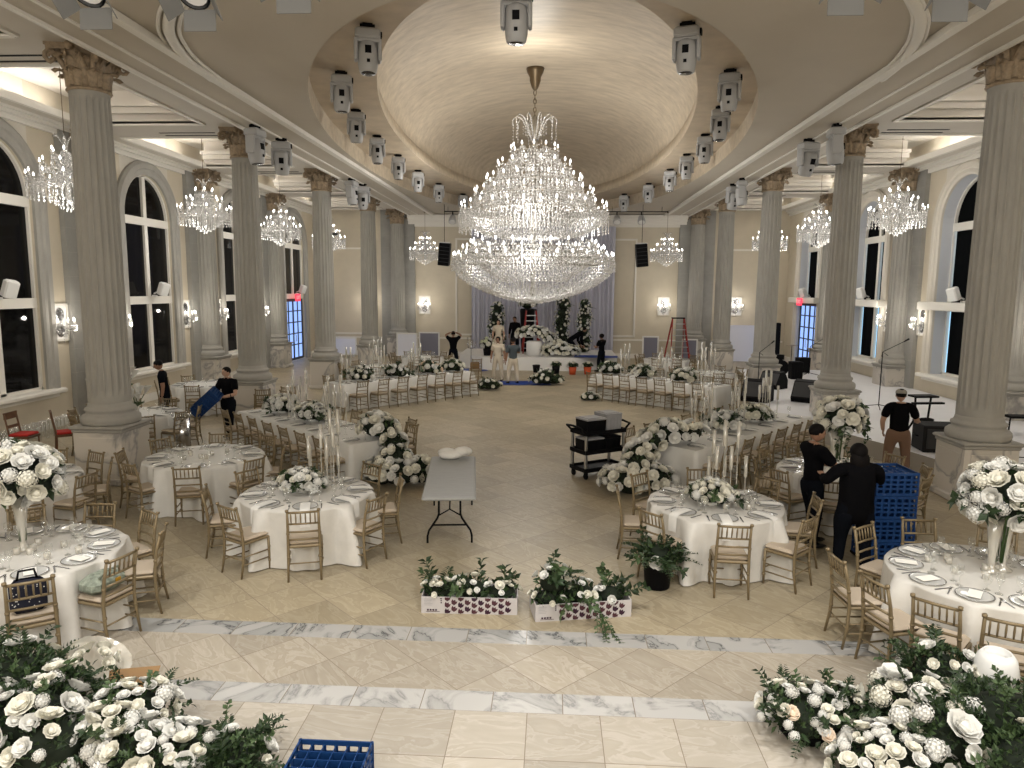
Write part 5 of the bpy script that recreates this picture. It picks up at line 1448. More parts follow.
b=MB(); b.lathe([(.05,.0),(.12,.25),(.22,.45),(.26,.50)],'tube',14,T=Matrix.Rotation(R(30),4,'Y'),capt=False); b.v=[(x,y,max(z,.004)) for x,y,z in b.v]; b.build('plastic_wrap',r); blooms(r,[(.2,0,.38,.15,.15,.12)],7,ROSE,.05,.07,3)
# small bushes on the dance floor
def bush(x,y,label,seed,s=1,nb=16):
    r=thing('floor_bush',label,'flowers',(x,y,0),0,'small flower bushes on the dance floor'); bl=[(0,0,.22*s,.36*s,.3*s,.24*s),(-.25*s,0,.16*s,.3*s,.25*s,.16*s),(.25*s,0,.16*s,.3*s,.25*s,.16*s)]
    foliage(r,bl,240,.13*s,seed,-.2,fr=6,sz=.35*s); blooms(r,bl,nb,ROSE,.06,.09,seed,-.1,.02); return r
bush(-.15,26.6,'green bush with white roses on the blue cloth before the platform',71,1.15)
bush(-2.2,25.0,'small white flower bush at the right end of the back left row',72,.85)
bush(1.25,22.9,'small dark flower bush at the left end of the back right row',73,.55,6)
# ------------------------------------------------------------------ tall glass candle stands
def cstand(h,tl):
    a=MB(); a.lathe([(.045,0),(.048,.006),(.012,.014),(.009,.03),(.009,h-tl),(.022,h-tl+.004),(.022,h-tl+.012)],'tube',8); A=a.mesh('glass_stem')
    a=MB(); a.lathe([(.021,h-tl+.01),(.026,h-tl+.02),(.026,h),(.0235,h),(.0235,h-tl+.02)],'tube',8,capt=False); B=a.mesh('glass_chimney')
    a=MB(); a.lathe([(.014,h-tl+.012),(.014,h-tl*.35),(.004,h-tl*.34),(.003,h-tl*.28)],'wax',7); return A,B,a.mesh('candle')
CS=[cstand(h,t) for h,t in ((.55,.30),(.72,.32),(.88,.34),(1.05,.36))]
HN=['shortest','short','tall','tallest']
def candles(x,y,n,where,seed,rad=.22,z=TT,hs=(0,1,2,3)):
    g=random.Random(seed); done=[]; t=0
    while len(done)<n and t<400:
        t+=1; a=g.uniform(0,6.28); q=rad*math.sqrt(g.random()); p=(x+q*cos(a)*1.2,y+q*sin(a))
        if any(math.hypot(p[0]-u[0],p[1]-u[1])<.085 for u in done): continue
        done.append(p)
    done.sort()
    for i,p in enumerate(done):
        k=hs[i%len(hs)] if seed%2 else hs[(i*3+1)%len(hs)]
        r=thing('candle_stand','%s candle stand %s'%(['1st','2nd','3rd','4th','5th','6th','7th','8th','9th','10th'][i],'from left, '+where),'candle stand',(p[0],p[1],z),0,'tall glass candle stands on '+where)
        for me,nm in zip(CS[k],('glass_stem','glass_chimney','candle')): inst(me,nm,r)
candles(-3.22,9.80,9,'the round table left of the folding table',1,.24)
candles(2.42,9.68,9,'the round table behind the black flower bucket',3,.24)
c,d,n=LL1
for i,u in enumerate((-.85,.75)): p=c+d*u+n*.1; candles(p.x,p.y,7,'the front left long table, %s group'%['left','right'][i],5+2*i,.22,hs=(1,2,3))
c,d,n=RL1
for i,u in enumerate((-1.15,.3,1.75)): p=c+d*u+n*.05; candles(p.x,p.y,7,'the front right long table, %s group'%['left','middle','right'][i],11+2*i,.22,hs=(1,2,3))
c,d,n=LL2
for i,u in enumerate((-2.15,-1.0,.35)): p=c+d*u; candles(p.x,p.y,6,'the back left long table, %s group'%['left','middle','right'][i],21+2*i,.2,hs=(1,2,3))
c,d,n=RL2
for i,u in enumerate((-1.2,.25,1.6)): p=c+d*u; candles(p.x,p.y,6,'the back right long table, %s group'%['left','middle','right'][i],31+2*i,.2,hs=(1,2,3))
candles(-6.2,25.0,6,'the round table behind the back left row',41,.25,hs=(2,3,3)); candles(5.35,24.6,5,'the round table behind the back right row',43,.25,hs=(2,3))
# low votive candles in the middle of the foreground tables
for (x,y,d),seed in (((-5.70,11.30,'the round table beside the nearest left column'),1),((-5.30,7.05,'the left foreground table'),2),((4.15,7.15,'the right foreground table'),3),((2.25,9.2,'the table behind the black flower bucket'),4),((-7.85,9.75,'the table beside the left pedestal'),5)):
    g=random.Random(seed); P=[]
    while len(P)<7:
        a=g.uniform(0,6.28); q=g.uniform(.10,.42); p=(x+q*cos(a),y+q*sin(a))
        if all(math.hypot(p[0]-u[0],p[1]-u[1])>.10 for u in P): P.append(p)
    P.sort()
    for i,p in enumerate(P): tag(inst(m_vot,'votive_candle',None,(p[0],p[1],TT)),'votive candle, %s from left on %s'%(['first','second','third','fourth','fifth','sixth','seventh'][i],d),'candle','votive candles on '+d)
# ------------------------------------------------------------------ flower platform in front of the drape
b=MB(); b.prism([(-3.0,31.2),(.95,31.2),(3.0,32.6),(3.0,35.6),(-4.2,35.6),(-4.2,32.6)],0,.58,'white','white')
tag(b.build('platform'),'white covered platform below the lilac drape','platform')
def pillar(x,y,h,rad,label,seed,nb=90):
    r=thing('flower_pillar',label,'flower pillar',(x,y,.58),0,'flower pillars on the platform'); k=max(2,int(h/.35)); bl=[(.05*sin(i*1.7),.05*cos(i*2),.2+i*(h-.3)/(k-1),rad*(.9+.15*sin(i*2.3)),rad*.9,.32) for i in range(k)]
    foliage(r,bl,520,.17,seed,-1,fr=6,sz=.3); blooms(r,bl,min(100,nb+25),ROSE,.042,.068,seed,-1,.05,True); return r
pillar(-2.62,34.2,2.1,.36,'flower pillar at far left of the platform',81,60)
pillar(.52,34.2,2.75,.36,'tallest flower pillar, right of centre on the platform',82,80)
pillar(1.55,34.2,2.25,.30,'flower pillar at the right of the platform',83,70)
r=thing('flower_pillar','black draped pillar topped with leaves behind the flower arch','flower pillar',(-1.15,34.3,.58),0,'flower pillars on the platform')
b=MB(); b.lathe([(.28,0),(.30,.4),(.34,1.6),(.36,2.0),(.30,2.05)],'black',12); b.build('black_drape',r); bl=[(0,0,2.25,.38,.34,.26)]; foliage(r,bl,200,.17,84,-.3); blooms(r,bl,14,ROSE,.06,.08,84)
r=thing('flower_hedge','white flower arch curving down into a mound at the front of the platform','flowers',(-.35,32.0,.58))
bl=[(-.95+.20*i,0,.98+.12*sin(PI*min(1,i/5))-(.16*max(0,i-5)),.24,.24,.20) for i in range(9)]+[(.70,0,.30,.55,.36,.30),(1.15,0,.22,.45,.34,.24),(.25,0,.25,.35,.3,.26)]
foliage(r,bl,380,.15,85,-.5); blooms(r,bl,98,ROSE+OPEN,.075,.11,85,-.5,.03,True)
b=MB(); b.lathe([(.36,0),(.36,.62),(.30,.66)],'white',20); tag(b.build('white_drum',None,(-.75,32.1,.58)),'white drum with a dark opening under the flower arch','pedestal')
r=thing('flower_bucket','white and green flowers in a dark bucket at the left of the platform','bucket',(-2.85,31.9,.58)); b=MB(); b.lathe([(.16,0),(.20,.35)],'black',14); b.build('bucket',r); bl=[(0,0,.5,.3,.28,.24)]; foliage(r,bl,120,.14,86,-.3); blooms(r,bl,14,GRN+ROSE,.09,.12,86)
for x,y,w,h,rz,l in ((-3.55,31.0,1.5,1.1,.3,'blue tarp at the left foot of the platform'),(2.0,31.8,1.9,1.1,-.1,'blue tarp over the right end of the platform'),(-1.0,26.9,2.0,1.2,.05,'blue cloth on the floor under the green bush')):
    b=MB(); g=random.Random(3); N=10; zz=.60 if x>0 else .012
    vs=[(-w/2+w*i/N,-h/2+h*j/N,zz+abs(g.gauss(0,.012))) for j in range(N+1) for i in range(N+1)]; b.add(vs,[(j*11+i,j*11+i+1,(j+1)*11+i+1,(j+1)*11+i) for j in range(N) for i in range(N)],'tarp',True)
    tag(b.build('tarp',None,(x,y,0),rz),l,'tarp','blue tarps')
# buckets in front of the platform
for x,y,m,l,f in ((-.62,30.6,'black','black bucket in front of the platform at the left',0),(.22,30.2,'black','black crate of white flowers in front of the platform',1),(.92,30.0,'terracotta','orange red bucket in front of the platform',1),(1.55,30.1,'terracotta','dark red bucket at the right end of the platform front',1)):
    r=thing('flower_bucket',l,'bucket',(x,y,0),0,'buckets in front of the platform'); b=MB(); b.lathe([(.13,0),(.17,.32),(.155,.32)],m,14); b.build('bucket',r)
    if f: bl=[(0,0,.38,.2,.17,.11)]; foliage(r,bl,70,.12,int(x*10),-.2); blooms(r,bl,7,ROSE,.06,.08,4)
# lilac drape
b=MB(); N=220; vs=[];fs=[]
for k,z in enumerate((.02,2.2,4.6,6.72)):
    for i in range(N+1):
        x=-4.15+7.35*i/N; a=.09*sin(i*.95)+.04*sin(i*.37+1); vs.append((x,YB-.45+a*(1 if k<3 else .7),z))
for k in range(3):
    for i in range(N): fs.append((k*(N+1)+i,k*(N+1)+i+1,(k+1)*(N+1)+i+1,(k+1)*(N+1)+i))
b.add(vs,fs,'drape',True); tag(b.build('drape'),'pleated lilac grey drape covering the middle of the back wall','drape')
# ------------------------------------------------------------------ people
def bake_skin(V,E,Rr,sub=2):
    me=bpy.data.meshes.new('t'); me.from_pydata(V,E,[]); o=bpy.data.objects.new('t',me); COL.objects.link(o)
    sk=o.modifiers.new('s','SKIN'); sk.use_smooth_shade=True
    for i,v in enumerate(me.skin_vertices[0].data):
        r=Rr[i]; v.radius=r if isinstance(r,tuple) else (r,r); v.use_root=(i==0)
    ss=o.modifiers.new('u','SUBSURF'); ss.levels=sub; ss.render_levels=sub
    dg=bpy.context.evaluated_depsgraph_get(); m2=bpy.data.meshes.new_from_object(o.evaluated_get(dg))
    vs=[tuple(v.co) for v in m2.vertices]; fs=[tuple(p.vertices) for p in m2.polygons]
    bpy.data.objects.remove(o); bpy.data.meshes.remove(me); bpy.data.meshes.remove(m2); return vs,fs
def head_geo(b,c,h,skin,yaw,pitch=0):
    """head of height h centred at c, facing +y then turned"""
    T=Matrix.Translation(c)@Matrix.Rotation(yaw,4,'Z')@Matrix.Rotation(pitch,4,'X')
    n=16;k=12; vs=[];fs=[]
    for j in range(k+1):
        t=PI*j/k; z=-cos(t); q=sin(t)
        for i in range(n):
            a=2*PI*i/n; x=q*cos(a)*.37*h; y=q*sin(a)*.45*h
            if z<-.1: x*=1+.28*z; y=y*(1+.10*z)+(.03*h if y>0 else 0)          # jaw narrows
            if y>0 and -.75<z<.4: y*=.97
            vs.append((x,y,z*.5*h))
    for j in range(k):
        for i in range(n): fs.append((j*n+i,j*n+(i+1)%n,(j+1)*n+(i+1)%n,(j+1)*n+i))
    b.add(vs,fs,skin,True,T)
    b.add([(-.05*h,.42*h,-.06*h),(.05*h,.42*h,-.06*h),(0,.54*h,-.10*h),(0,.43*h,.09*h),(0,.44*h,-.13*h)],[(0,2,3),(2,1,3),(0,4,2),(4,1,2)],skin,True,T)
    for s in (-1,1):
        b.ell((s*.13*h,.405*h,.03*h),(.045*h,.03*h,.02*h),'eye',7,5,T); b.ell((s*.13*h,.41*h,.085*h),(.065*h,.025*h,.012*h),'hair',7,5,T)
        b.ell((s*.375*h,-.02*h,-.03*h),(.03*h,.07*h,.10*h),skin,7,6,T)
    b.ell((0,.42*h,-.235*h),(.085*h,.03*h,.02*h),'lip',8,5,T)
    return T
def hand_geo(b,w,d,up,skin,side,curl=.7,s=1):
    """palm, four fingers and a thumb from wrist w along d"""
    d=Vector(d).normalized(); up=Vector(up); x=d.cross(up).normalized()*side; n=x.cross(d)*side
    w=Vector(w); pal=w+d*.045*s
    T=Matrix((( *[x[0],d[0],n[0]],pal[0]),(*[x[1],d[1],n[1]],pal[1]),(*[x[2],d[2],n[2]],pal[2]),(0,0,0,1)))
    b.ell((0,0,0),(.042*s,.055*s,.017*s),skin,9,6,T)
    for k,l in enumerate((.070,.080,.075,.058)):
        bx=(k-1.5)*.020*s; p0=pal+x*bx+d*.042*s; p1=p0+d*l*.45*s-n*l*.15*curl*s; p2=p1+d*l*.32*(1-curl*.5)*s-n*l*.35*curl*s; p3=p2+d*l*.15*(1-curl)*s-n*l*.25*curl*s
        b.tube([p0,p1,p2,p3],[.0095*s,.009*s,.0085*s,.006*s],skin,6)
    t0=pal-x*.035*s-d*.02*s; b.tube([t0,t0-x*.025*s+d*.025*s-n*.01*s,t0-x*.028*s+d*.055*s-n*.025*s],[.011*s,.010*s,.007*s],skin,6)
def person(label,loc,rz,h=1.72,skin='skin',shirt='shirt_black',pants='denim',hair='short',sleeve='short',head_yaw=0,head_pitch=0,lean=0,
           lh=None,rh=None,le=None,re=None,lf=(-.10,.02),rf=(.10,-.02),hip=None,shoe='dark_shoe',wide=1.0,cap=None,curl=.6,knees=None,long_top=False,skirt=False):
    """figure facing +y; le/re elbows and lh/rh wrists in body units (1 = height)"""
    r=thing('person',label,'person',loc,rz)
    H=h; P=lambda x,y,z:(x*H,y*H,z*H)
    hipz=hip or .52; L=lean
    def tl(x,y,z): # lean the trunk forward about the hips
        dz=z-hipz; return (x,y+dz*sin(L),hipz+dz*cos(L))
    sh=.105*wide
    pel=tl(0,0,hipz); ab=tl(0,.0,.60); ch=tl(0,.0,.72); nb=tl(0,-.005,.815); nk=tl(0,.005,.865)
    S={-1:tl(-sh,-.005,.80),1:tl(sh,-.005,.80)}
    E={-1:le or tl(-sh-.045,-.01,.63),1:re or tl(sh+.045,-.01,.63)}
    Wr={-1:lh or tl(-sh-.05,.03,.485),1:rh or tl(sh+.05,.03,.485)}
    K={};A={}
    for s,f in ((-1,lf),(1,rf)):
        A[s]=(f[0],f[1],.045); K[s]=(knees[s] if knees else ((f[0]*.85),f[1]*.5+.02,.285))
    V=[pel,ab,ch,nb,nk];Rr=[.078*wide,.072*wide,.082*wide,.045,.034];Ed=[(0,1),(1,2),(2,3),(3,4)]
    Rr=[(a*H*1.05,a*H*.78) if i<3 else a*H for i,a in enumerate(Rr)]
    for s in (-1,1):
        i=len(V); V+=[S[s],E[s],Wr[s]]; Rr+=[.040*H,.029*H,.020*H]; Ed+=[(3,i),(i,i+1),(i+1,i+2)]
        i=len(V); V+=[(s*.055*wide,pel[1],pel[2]-.045),K[s],A[s],(A[s][0],A[s][1]+.075,.02)]; Rr+=[.055*H*wide,.037*H,.025*H,.020*H]; Ed+=[(0,i),(i,i+1),(i+1,i+2),(i+2,i+3)]
    vs,fs=bake_skin([P(*v) for v in V],Ed,Rr)
    b=MB()
    arm=lambda c: max(abs(c.x)/H-(sh+.015),0)
    g3=[],[],[]
    for f_ in fs:
        c=Vector((0,0,0))
        for i in f_: c+=Vector(vs[i])
        c/=len(f_); zz=c.z/H
        hand=any((c-Vector(P(*Wr[s]))).length<.10*H or (c-Vector(P(*E[s]))).length<.07*H for s in (-1,1))
        g3[0 if (hand or zz>.845 or arm(c)>.03) else (1 if zz>hipz+.02 else 2)].append(f_)
    for q,mm in zip(g3,(skin,shirt,pants)):
        b.add(vs,q,mm,True)
    hc=Vector(P(*nk))+Vector((0,.012*H+.06*H*sin(L),.062*H)); hh=.135*H
    T=head_geo(b,hc,hh,skin,head_yaw,head_pitch)
    for s in (-1,1):
        w=Vector(P(*Wr[s])); d=(w-Vector(P(*E[s]))); hand_geo(b,w,d,(0,0,1) if abs(d.normalized().z)<.8 else (s,0,0.2),skin,s,curl,H/1.72)
    b.build('body',r)
    # clothes as skins of their own, a little fuller than the body
    f=1.13
    V=[tl(0,0,hipz-.075),ab,ch,tl(0,-.003,.815)];Rr=[(.086*wide*H*f,.068*wide*H*f),(.078*wide*H*f,.062*wide*H*f),(.088*wide*H*f,.066*wide*H*f),.058*H]; Ed=[(0,1),(1,2),(2,3)]
    if long_top: V[0]=tl(0,0,hipz-.17); Rr[0]=(.092*wide*H*f,.075*wide*H*f)
    for s in (-1,1):
        i=len(V); e=Vector(E[s]); a=Vector(S[s]); V.append(S[s]); Rr.append(.047*H*f)
        if sleeve=='short': V.append(tuple(a.lerp(e,.78))); Rr.append(.040*H*f); Ed+=[(3,i),(i,i+1)]
        else:
            V+=[tuple(e),tuple(e.lerp(Vector(Wr[s]),.88))]; Rr+=[.036*H*f,.026*H*f]; Ed+=[(3,i),(i,i+1),(i+1,i+2)]
    vs,fs=bake_skin([P(*v) for v in V],Ed,Rr); b=MB(); b.add(vs,fs,shirt,True); b.build('shirt',r)
    V=[tl(0,0,hipz+.075),tl(0,0,hipz)];Rr=[(.080*wide*H*f,.064*wide*H*f),(.084*wide*H*f,.068*wide*H*f)];Ed=[(0,1)]
    for s in (-1,1):
        i=len(V); V+=[(s*.058*wide,pel[1],pel[2]-.05),K[s],(A[s][0],A[s][1],.055)]; Rr+=[.060*H*wide*f,.045*H*f,.036*H*f]; Ed+=[(1,i),(i,i+1),(i+1,i+2)]
    vs,fs=bake_skin([P(*v) for v in V],Ed,Rr); b=MB(); b.add(vs,fs,pants,True); b.build('trousers',r)
    for s in (-1,1):
        b=MB(); x,y,_=P(*A[s]); b.ell((x,y+.045*H,.035),(.030*H,.085*H,.035),shoe,10,7); b.ell((x,y-.005*H,.06),(.029*H,.035*H,.05),shoe,9,6)
        b.v=[(q[0],q[1],max(q[2],.004)) for q in b.v]; b.build('shoe',r)
    b=MB(); 
    if hair=='short':
        b.ell((0,-.05*hh,.14*hh),(.405*hh,.47*hh,.42*hh),'hair',14,9,T)
        b.v=[v for v in b.v]
    elif hair=='long':
        b.ell((0,-.06*hh,.10*hh),(.46*hh,.52*hh,.48*hh),'hair',14,9,T); b.ell((0,-.24*hh,-.40*hh),(.56*hh,.32*hh,.60*hh),'hair',14,9,T); b.ell((-.12*hh,-.30*hh,-.9*hh),(.45*hh,.22*hh,.55*hh),'hair',12,8,T); b.ell((.16*hh,-.29*hh,-.85*hh),(.44*hh,.22*hh,.6*hh),'hair',12,8,T)
    elif hair=='bun':
        b.ell((0,-.06*hh,.10*hh),(.43*hh,.50*hh,.46*hh),'hair',14,9,T); b.ell((0,-.45*hh,.25*hh),(.2*hh,.2*hh,.2*hh),'hair',10,7,T)
    if hair!='short':
        # keep the face clear
        Ti=T.inverted(); b.v=[tuple(T@Vector((q.x,min(q.y,.30*hh) if q.z<.22*hh else q.y,q.z))) for q in (Ti@Vector(v) for v in b.v)]
    else:
        Ti=T.inverted(); b.v=[tuple(T@Vector((q.x,min(q.y,.36*hh-.9*max(0,.25*hh-q.z)),max(q.z,(-.15 if q.y>-.1*hh else -.30)*hh)))) for q in (Ti@Vector(v) for v in b.v)]
    b.build('hair',r)
    if cap:
        b=MB(); b.ell((0,-.02*hh,.22*hh),(.43*hh,.50*hh,.33*hh),cap,14,8,T)
        Ti=T.inverted(); b.v=[tuple(T@Vector((q.x,q.y,max(q.z,.16*hh)))) for q in (Ti@Vector(v) for v in b.v)]
        b.add([(-.30*hh,.34*hh,.20*hh),(.30*hh,.34*hh,.20*hh),(.22*hh,.72*hh,.14*hh),(-.22*hh,.72*hh,.14*hh),(-.30*hh,.34*hh,.16*hh),(.30*hh,.34*hh,.16*hh),(.22*hh,.72*hh,.11*hh),(-.22*hh,.72*hh,.11*hh)],[(0,1,2,3),(7,6,5,4),(0,4,5,1),(1,5,6,2),(2,6,7,3),(3,7,4,0)],cap,False,T); b.build('cap',r)
    return r
# man with the cap at the stage, seen from behind
person('person in grey cap, black shirt and brown trousers standing before the stage',(6.60,13.70,0),-.25,1.74,'skin_light','shirt_black','khaki','short','short',wide=1.12,cap='cap_grey',re=(.19,.08,.64),rh=(.23,.22,.62),le=(-.165,-.0,.64),lh=(-.14,.08,.52))
# the two people talking at the right
person('young person in black shirt reaching out, talking by the round table',(3.66,9.90,0),-1.35,1.74,'skin','shirt_black','denim','short','short',head_yaw=-.15,re=(.14,.12,.66),rh=(.12,.30,.66),le=(-.15,.07,.66),lh=(-.10,.23,.635),lf=(-.07,.06),rf=(.07,-.02))
person('person with long black hair, back turned, beside the blue crate stack',(3.88,9.0,0),.05,1.66,'skin','shirt_black','denim','long','long',wide=1.48,le=(-.23,.03,.70),lh=(-.20,.16,.72),re=(.21,.08,.66),rh=(.26,.18,.64),long_top=True)
# left: person carrying a blue crate, and the person at the calla table
r=person('person in black carrying a blue crate past the second left column',(-7.55,16.2,0),PI-.25,1.70,'skin_light','shirt_black','denim','short','short',head_yaw=-.3,le=(-.17,.05,.635),lh=(-.04,.16,.60),re=(.17,.05,.63),rh=(.12,.20,.60),lf=(-.06,.05),rf=(.07,-.08),curl=.9)
c=crate(-7.80,15.86,.80,0,'blue crate held tilted by the person at the second left column',(R(10),R(-42),R(8))); c.scale=(1.25,.85,1.0)
person('person in dark shirt bending over behind the calla lily table',(-9.62,17.2,0),PI*.62,1.74,'skin','shirt_navy','denim','short','short',head_pitch=-.35,lean=.14,lf=(-.06,.0),rf=(.06,0))
# far figures
person('person in black with both hands behind the head near the back wall',(-4.25,30.9,0),.1,1.72,'skin','shirt_black','denim','short','short',le=(-.20,.0,.90),lh=(-.06,.0,.965),re=(.20,.0,.90),rh=(.06,.0,.965))
person('person in slate shirt and pale trousers standing before the platform',(-1.42,26.75,0),.35,1.74,'skin','shirt_grey','cream_cotton','short','short',re=(.16,.08,.66),rh=(.08,.17,.74))
person('person in white shirt and cream trousers beside the one in slate',(-2.05,27.6,0),PI-.2,1.72,'skin','cream_cotton','cream_cotton','bun','short')
person('person in black crouching over flowers on the platform',(.85,32.8,.58),-1.2,1.62,'skin','shirt_black','denim','short','long',lean=1.05,hip=.42,knees={-1:(-.09,.14,.24),1:(.09,.14,.24)},le=(-.14,.30,.40),lh=(-.10,.38,.25),re=(.14,.30,.40),rh=(.10,.38,.25))
person('person in a black dress holding flowers at the right of the platform',(2.2,31.2,0),.9,1.66,'skin','shirt_black','denim','bun','short',le=(-.16,.07,.63),lh=(-.06,.18,.66),re=(.15,.06,.63),rh=(.08,.17,.62),long_top=True)
person('person in dark clothes standing behind the flower arch on the platform',(-1.70,33.4,.58),2.8,1.70,'skin','shirt_black','denim','short','long')
person('person in a cream top standing at the left of the platform',(-2.35,31.8,.58),PI,1.62,'skin_light','cream_cotton','cream_cotton','bun','short')
# ------------------------------------------------------------------ stage gear
def wedge(x,y,z,rz,label,s=1,tilt=0):
    r=thing('stage_monitor',label,'loudspeaker',(x,y,z),rz,'black wedge monitors at the stage'); b=MB()
    w=.36*s; prof=[(-.34,0),(.30,0),(.36,.12),(.10,.56),(-.12,.60),(-.34,.30)]
    prof=[(a*s,c*s) for a,c in prof]; n=len(prof)
    vs=[(-w,a,c) for a,c in prof]+[(w,a,c) for a,c in prof]; b.add(vs,[(i,(i+1)%n,n+(i+1)%n,n+i)[::-1] for i in range(n)]+[tuple(range(n)),tuple(range(2*n-1,n-1,-1))],'black'); b.build('cabinet',r)
    b=MB(); a0,c0=prof[2];a1,c1=prof[3]; o=.012
    b.add([(-w*.92,a0*.95+o,c0+.03+o),(w*.92,a0*.95+o,c0+.03+o),(w*.92,a1+.02+o,c1-.03+o),(-w*.92,a1+.02+o,c1-.03+o)],[(0,1,2,3)],'grille'); b.build('front_grille',r)
    b=MB(); b.tube([(w+.01,-.08,.30*s),(w+.04,-.04,.30*s),(w+.04,.06,.30*s),(w+.01,.10,.30*s)],.012,'black',5); b.build('handle',r)
wedge(6.0,20.9,.38,2.6,'black wedge monitor at the front corner of the low stage',1.05)
wedge(7.30,23.75,.38,2.3,'black wedge monitor in front of the third right column',.95)
wedge(7.45,20.9,.38,2.5,'black wedge monitor left of the second right column',1.05)
def micstand(x,y,z,label,h=1.3,bx=-.5,rz=0):
    r=thing('microphone_stand',label,'microphone stand',(x,y,z),rz); b=MB(); b.tube([(0,0,.05),(0,0,h)],.013,'black',6); b.build('pole',r)
    for k in range(3):
        b=MB(); a=2*PI*k/3; b.tube([(0,0,.10),(.42*cos(a),.42*sin(a),.012)],.011,'black',5); b.build('leg',r)
    b=MB(); b.tube([(-.28*(1 if bx<0 else -1)*-1*.6,0,h-.10),(0,0,h),(bx*-1,0,h+.28)],.010,'black',5); b.build('boom',r)
    b=MB(); b.tube([(bx*-1,0,h+.28),(bx*-1*1.22,0,h+.35)],[.016,.026],'black',7); b.build('microphone',r)
micstand(9.0,19.9,.38,'tall microphone stand with boom on the white stage',1.55,-.62,.2)
micstand(6.72,23.4,.38,'microphone stand behind the wedge monitors',1.2,-.55,.6)
micstand(9.8,27.6,.38,'short microphone stand near the right glass door',1.1,-.4,-.4)
r=thing('amplifier_case','low black amplifier case on the stage edge','amplifier',(8.12,14.6,.38),-.12)
b=MB(); b.box((0,0,.27),(1.35,.62,.54),'blackmat',bev=.02); b.build('case',r); b=MB()
for s in (-1,1): b.box((s*.35,-.315,.28),(.52,.012,.40),'grille'); 
b.build('front_grille',r); b=MB()
for s in (-1,1): b.tube([(s*.69,-.1,.30),(s*.72,-.08,.30),(s*.72,.08,.30),(s*.69,.1,.30)],.014,'black',5)
b.build('handle',r)
r=thing('keyboard_stand','black double keyboard stand folded upright on the stage','stand',(8.05,15.75,.38),.15); b=MB()
for s in (-1,1):
    b.tube([(s*.22,-.2,0),(s*.14,0,.40),(s*.18,0,.92)],.022,'black',6); b.tube([(s*.22,.25,0),(s*.14,.05,.40)],.022,'black',6)
b.tube([(-.2,0,.42),(.2,0,.42)],.02,'black',6); b.ell((.05,-.05,.42),(.22,.06,.06),'black',8,6); b.build('uprights',r)
b=MB(); b.box((0,0,.94),(.52,.30,.04),'black'); b.box((.05,-.1,.80),(.70,.10,.04),'black'); b.build('top_arms',r)
r=thing('folding_chair_stack','dark gear stand beside the right stage pedestal','stand',(10.6,16.4,.38)); b=MB(); b.box((0,0,.42),(.7,.3,.05),'black'); 
for s in (-1,1): b.tube([(s*.3,0,0),(s*.28,0,.42)],.018,'black',5)
b.build('frame',r); r.name='gear_stand'
b=MB(); g=random.Random(5); pts=[]
for k in range(26): pts.append((8.7+.11*k,13.9+.12*sin(k*.7)+.03*k,.392))
b.tube(pts,.010,'black',5); tag(b.build('cable'),'black cable lying across the white stage behind the nearest right column','cable')
# drum kit silhouette and cases near the right door
r=thing('drum_kit','dark drum and cymbal on the upper stage near the right door','drum kit',(8.6,27.3,.38)); 
b=MB(); b.lathe([(.28,-.2),(.30,-.19),(.30,.19),(.28,.2)],'black',18,T=Matrix.Translation((0,0,.32))@Matrix.Rotation(PI/2,4,'X')); b.build('bass_drum',r)
b=MB(); b.lathe([(.16,.62),(.16,.80)],'black',14); b.build('tom',r)
b=MB(); b.tube([(.45,.1,0),(.45,.1,1.15)],.012,'black',5); b.lathe([(.02,1.17),(.22,1.14),(.21,1.145)],'brass',16,T=Matrix.Translation((.45,.1,0))); b.build('cymbal',r)
tote('equipment_case','black equipment case beside the right glass door',9.9,28.6,.38,.45,.4,.55,'black',.2,'black')
tote('equipment_case','tall black case left of the right glass door pier',8.9,26.4,.38,.42,.4,.6,'black',0,'black')
# ------------------------------------------------------------------ ladders, boards and panels at the back
def ladder(x,y,rz,h,w,label,m='redpaint'):
    r=thing('stepladder',label,'ladder',(x,y,0),rz)
    for s in (-1,1):
        b=MB(); b.bar((s*w*.5,-.55,0),(s*w*.28,0,h),.05,.09,m); b.build('front_rail',r); b=MB(); b.bar((s*w*.5,.65,0),(s*w*.28,.05,h-.05),.04,.07,m); b.build('rear_rail',r)
    for k in range(1,8):
        t=k/8; b=MB(); b.box((0,-.55*(1-t),h*t),(w*(1-.44*t),.09,.035),'chrome'); b.build('step',r)
    b=MB(); b.box((0,.02,h+.01),(w*.62,.24,.06),'black'); b.build('top_cap',r)
ladder(6.15,35.2,.12,2.2,.98,'red fibreglass stepladder against the back wall on the right')
ladder(-.95,33.6,.1,2.0,.8,'red stepladder behind the black draped pillar on the platform','redpaint'); bpy.data.objects['stepladder.001'].location.z=.58
def board(x,y,w,h,m,label,rz=0,z=.12,fm='white'):
    r=thing('display_board',label,'board',(x,y,0),rz,'boards leaning at the back wall'); b=MB(); b.box((0,0,z+h/2),(w,.03,h),m); b.build('panel',r); b=MB(); rect_mould(b,-w/2,w/2,z,z+h,0,.07,.06,fm); b.build('frame',r)
    b=MB()
    for s in (-1,1): b.box((s*w*.42,.05,z/2+.02),(.05,.35,z+.04),fm)
    b.build('foot',r)
board(-7.3,35.9,1.0,1.15,'screen_white','white panel left of the grey board before the back left half column')
board(-6.2,36.1,1.0,1.2,'screen_grey','grey framed board behind the back left tables')
board(5.0,36.3,.75,1.1,'screen_grey','grey framed board left of the red stepladder')
board(6.9,36.0,.7,1.0,'screen_grey','grey board seen through the red stepladder')
board(-10.9,36.5,1.6,.85,'screen_white','low white screen by the back wall at far left')
board(9.3,36.5,1.9,1.75,'screen_white','white screen with dark top bar at far right back',fm='screen_white',z=.05)
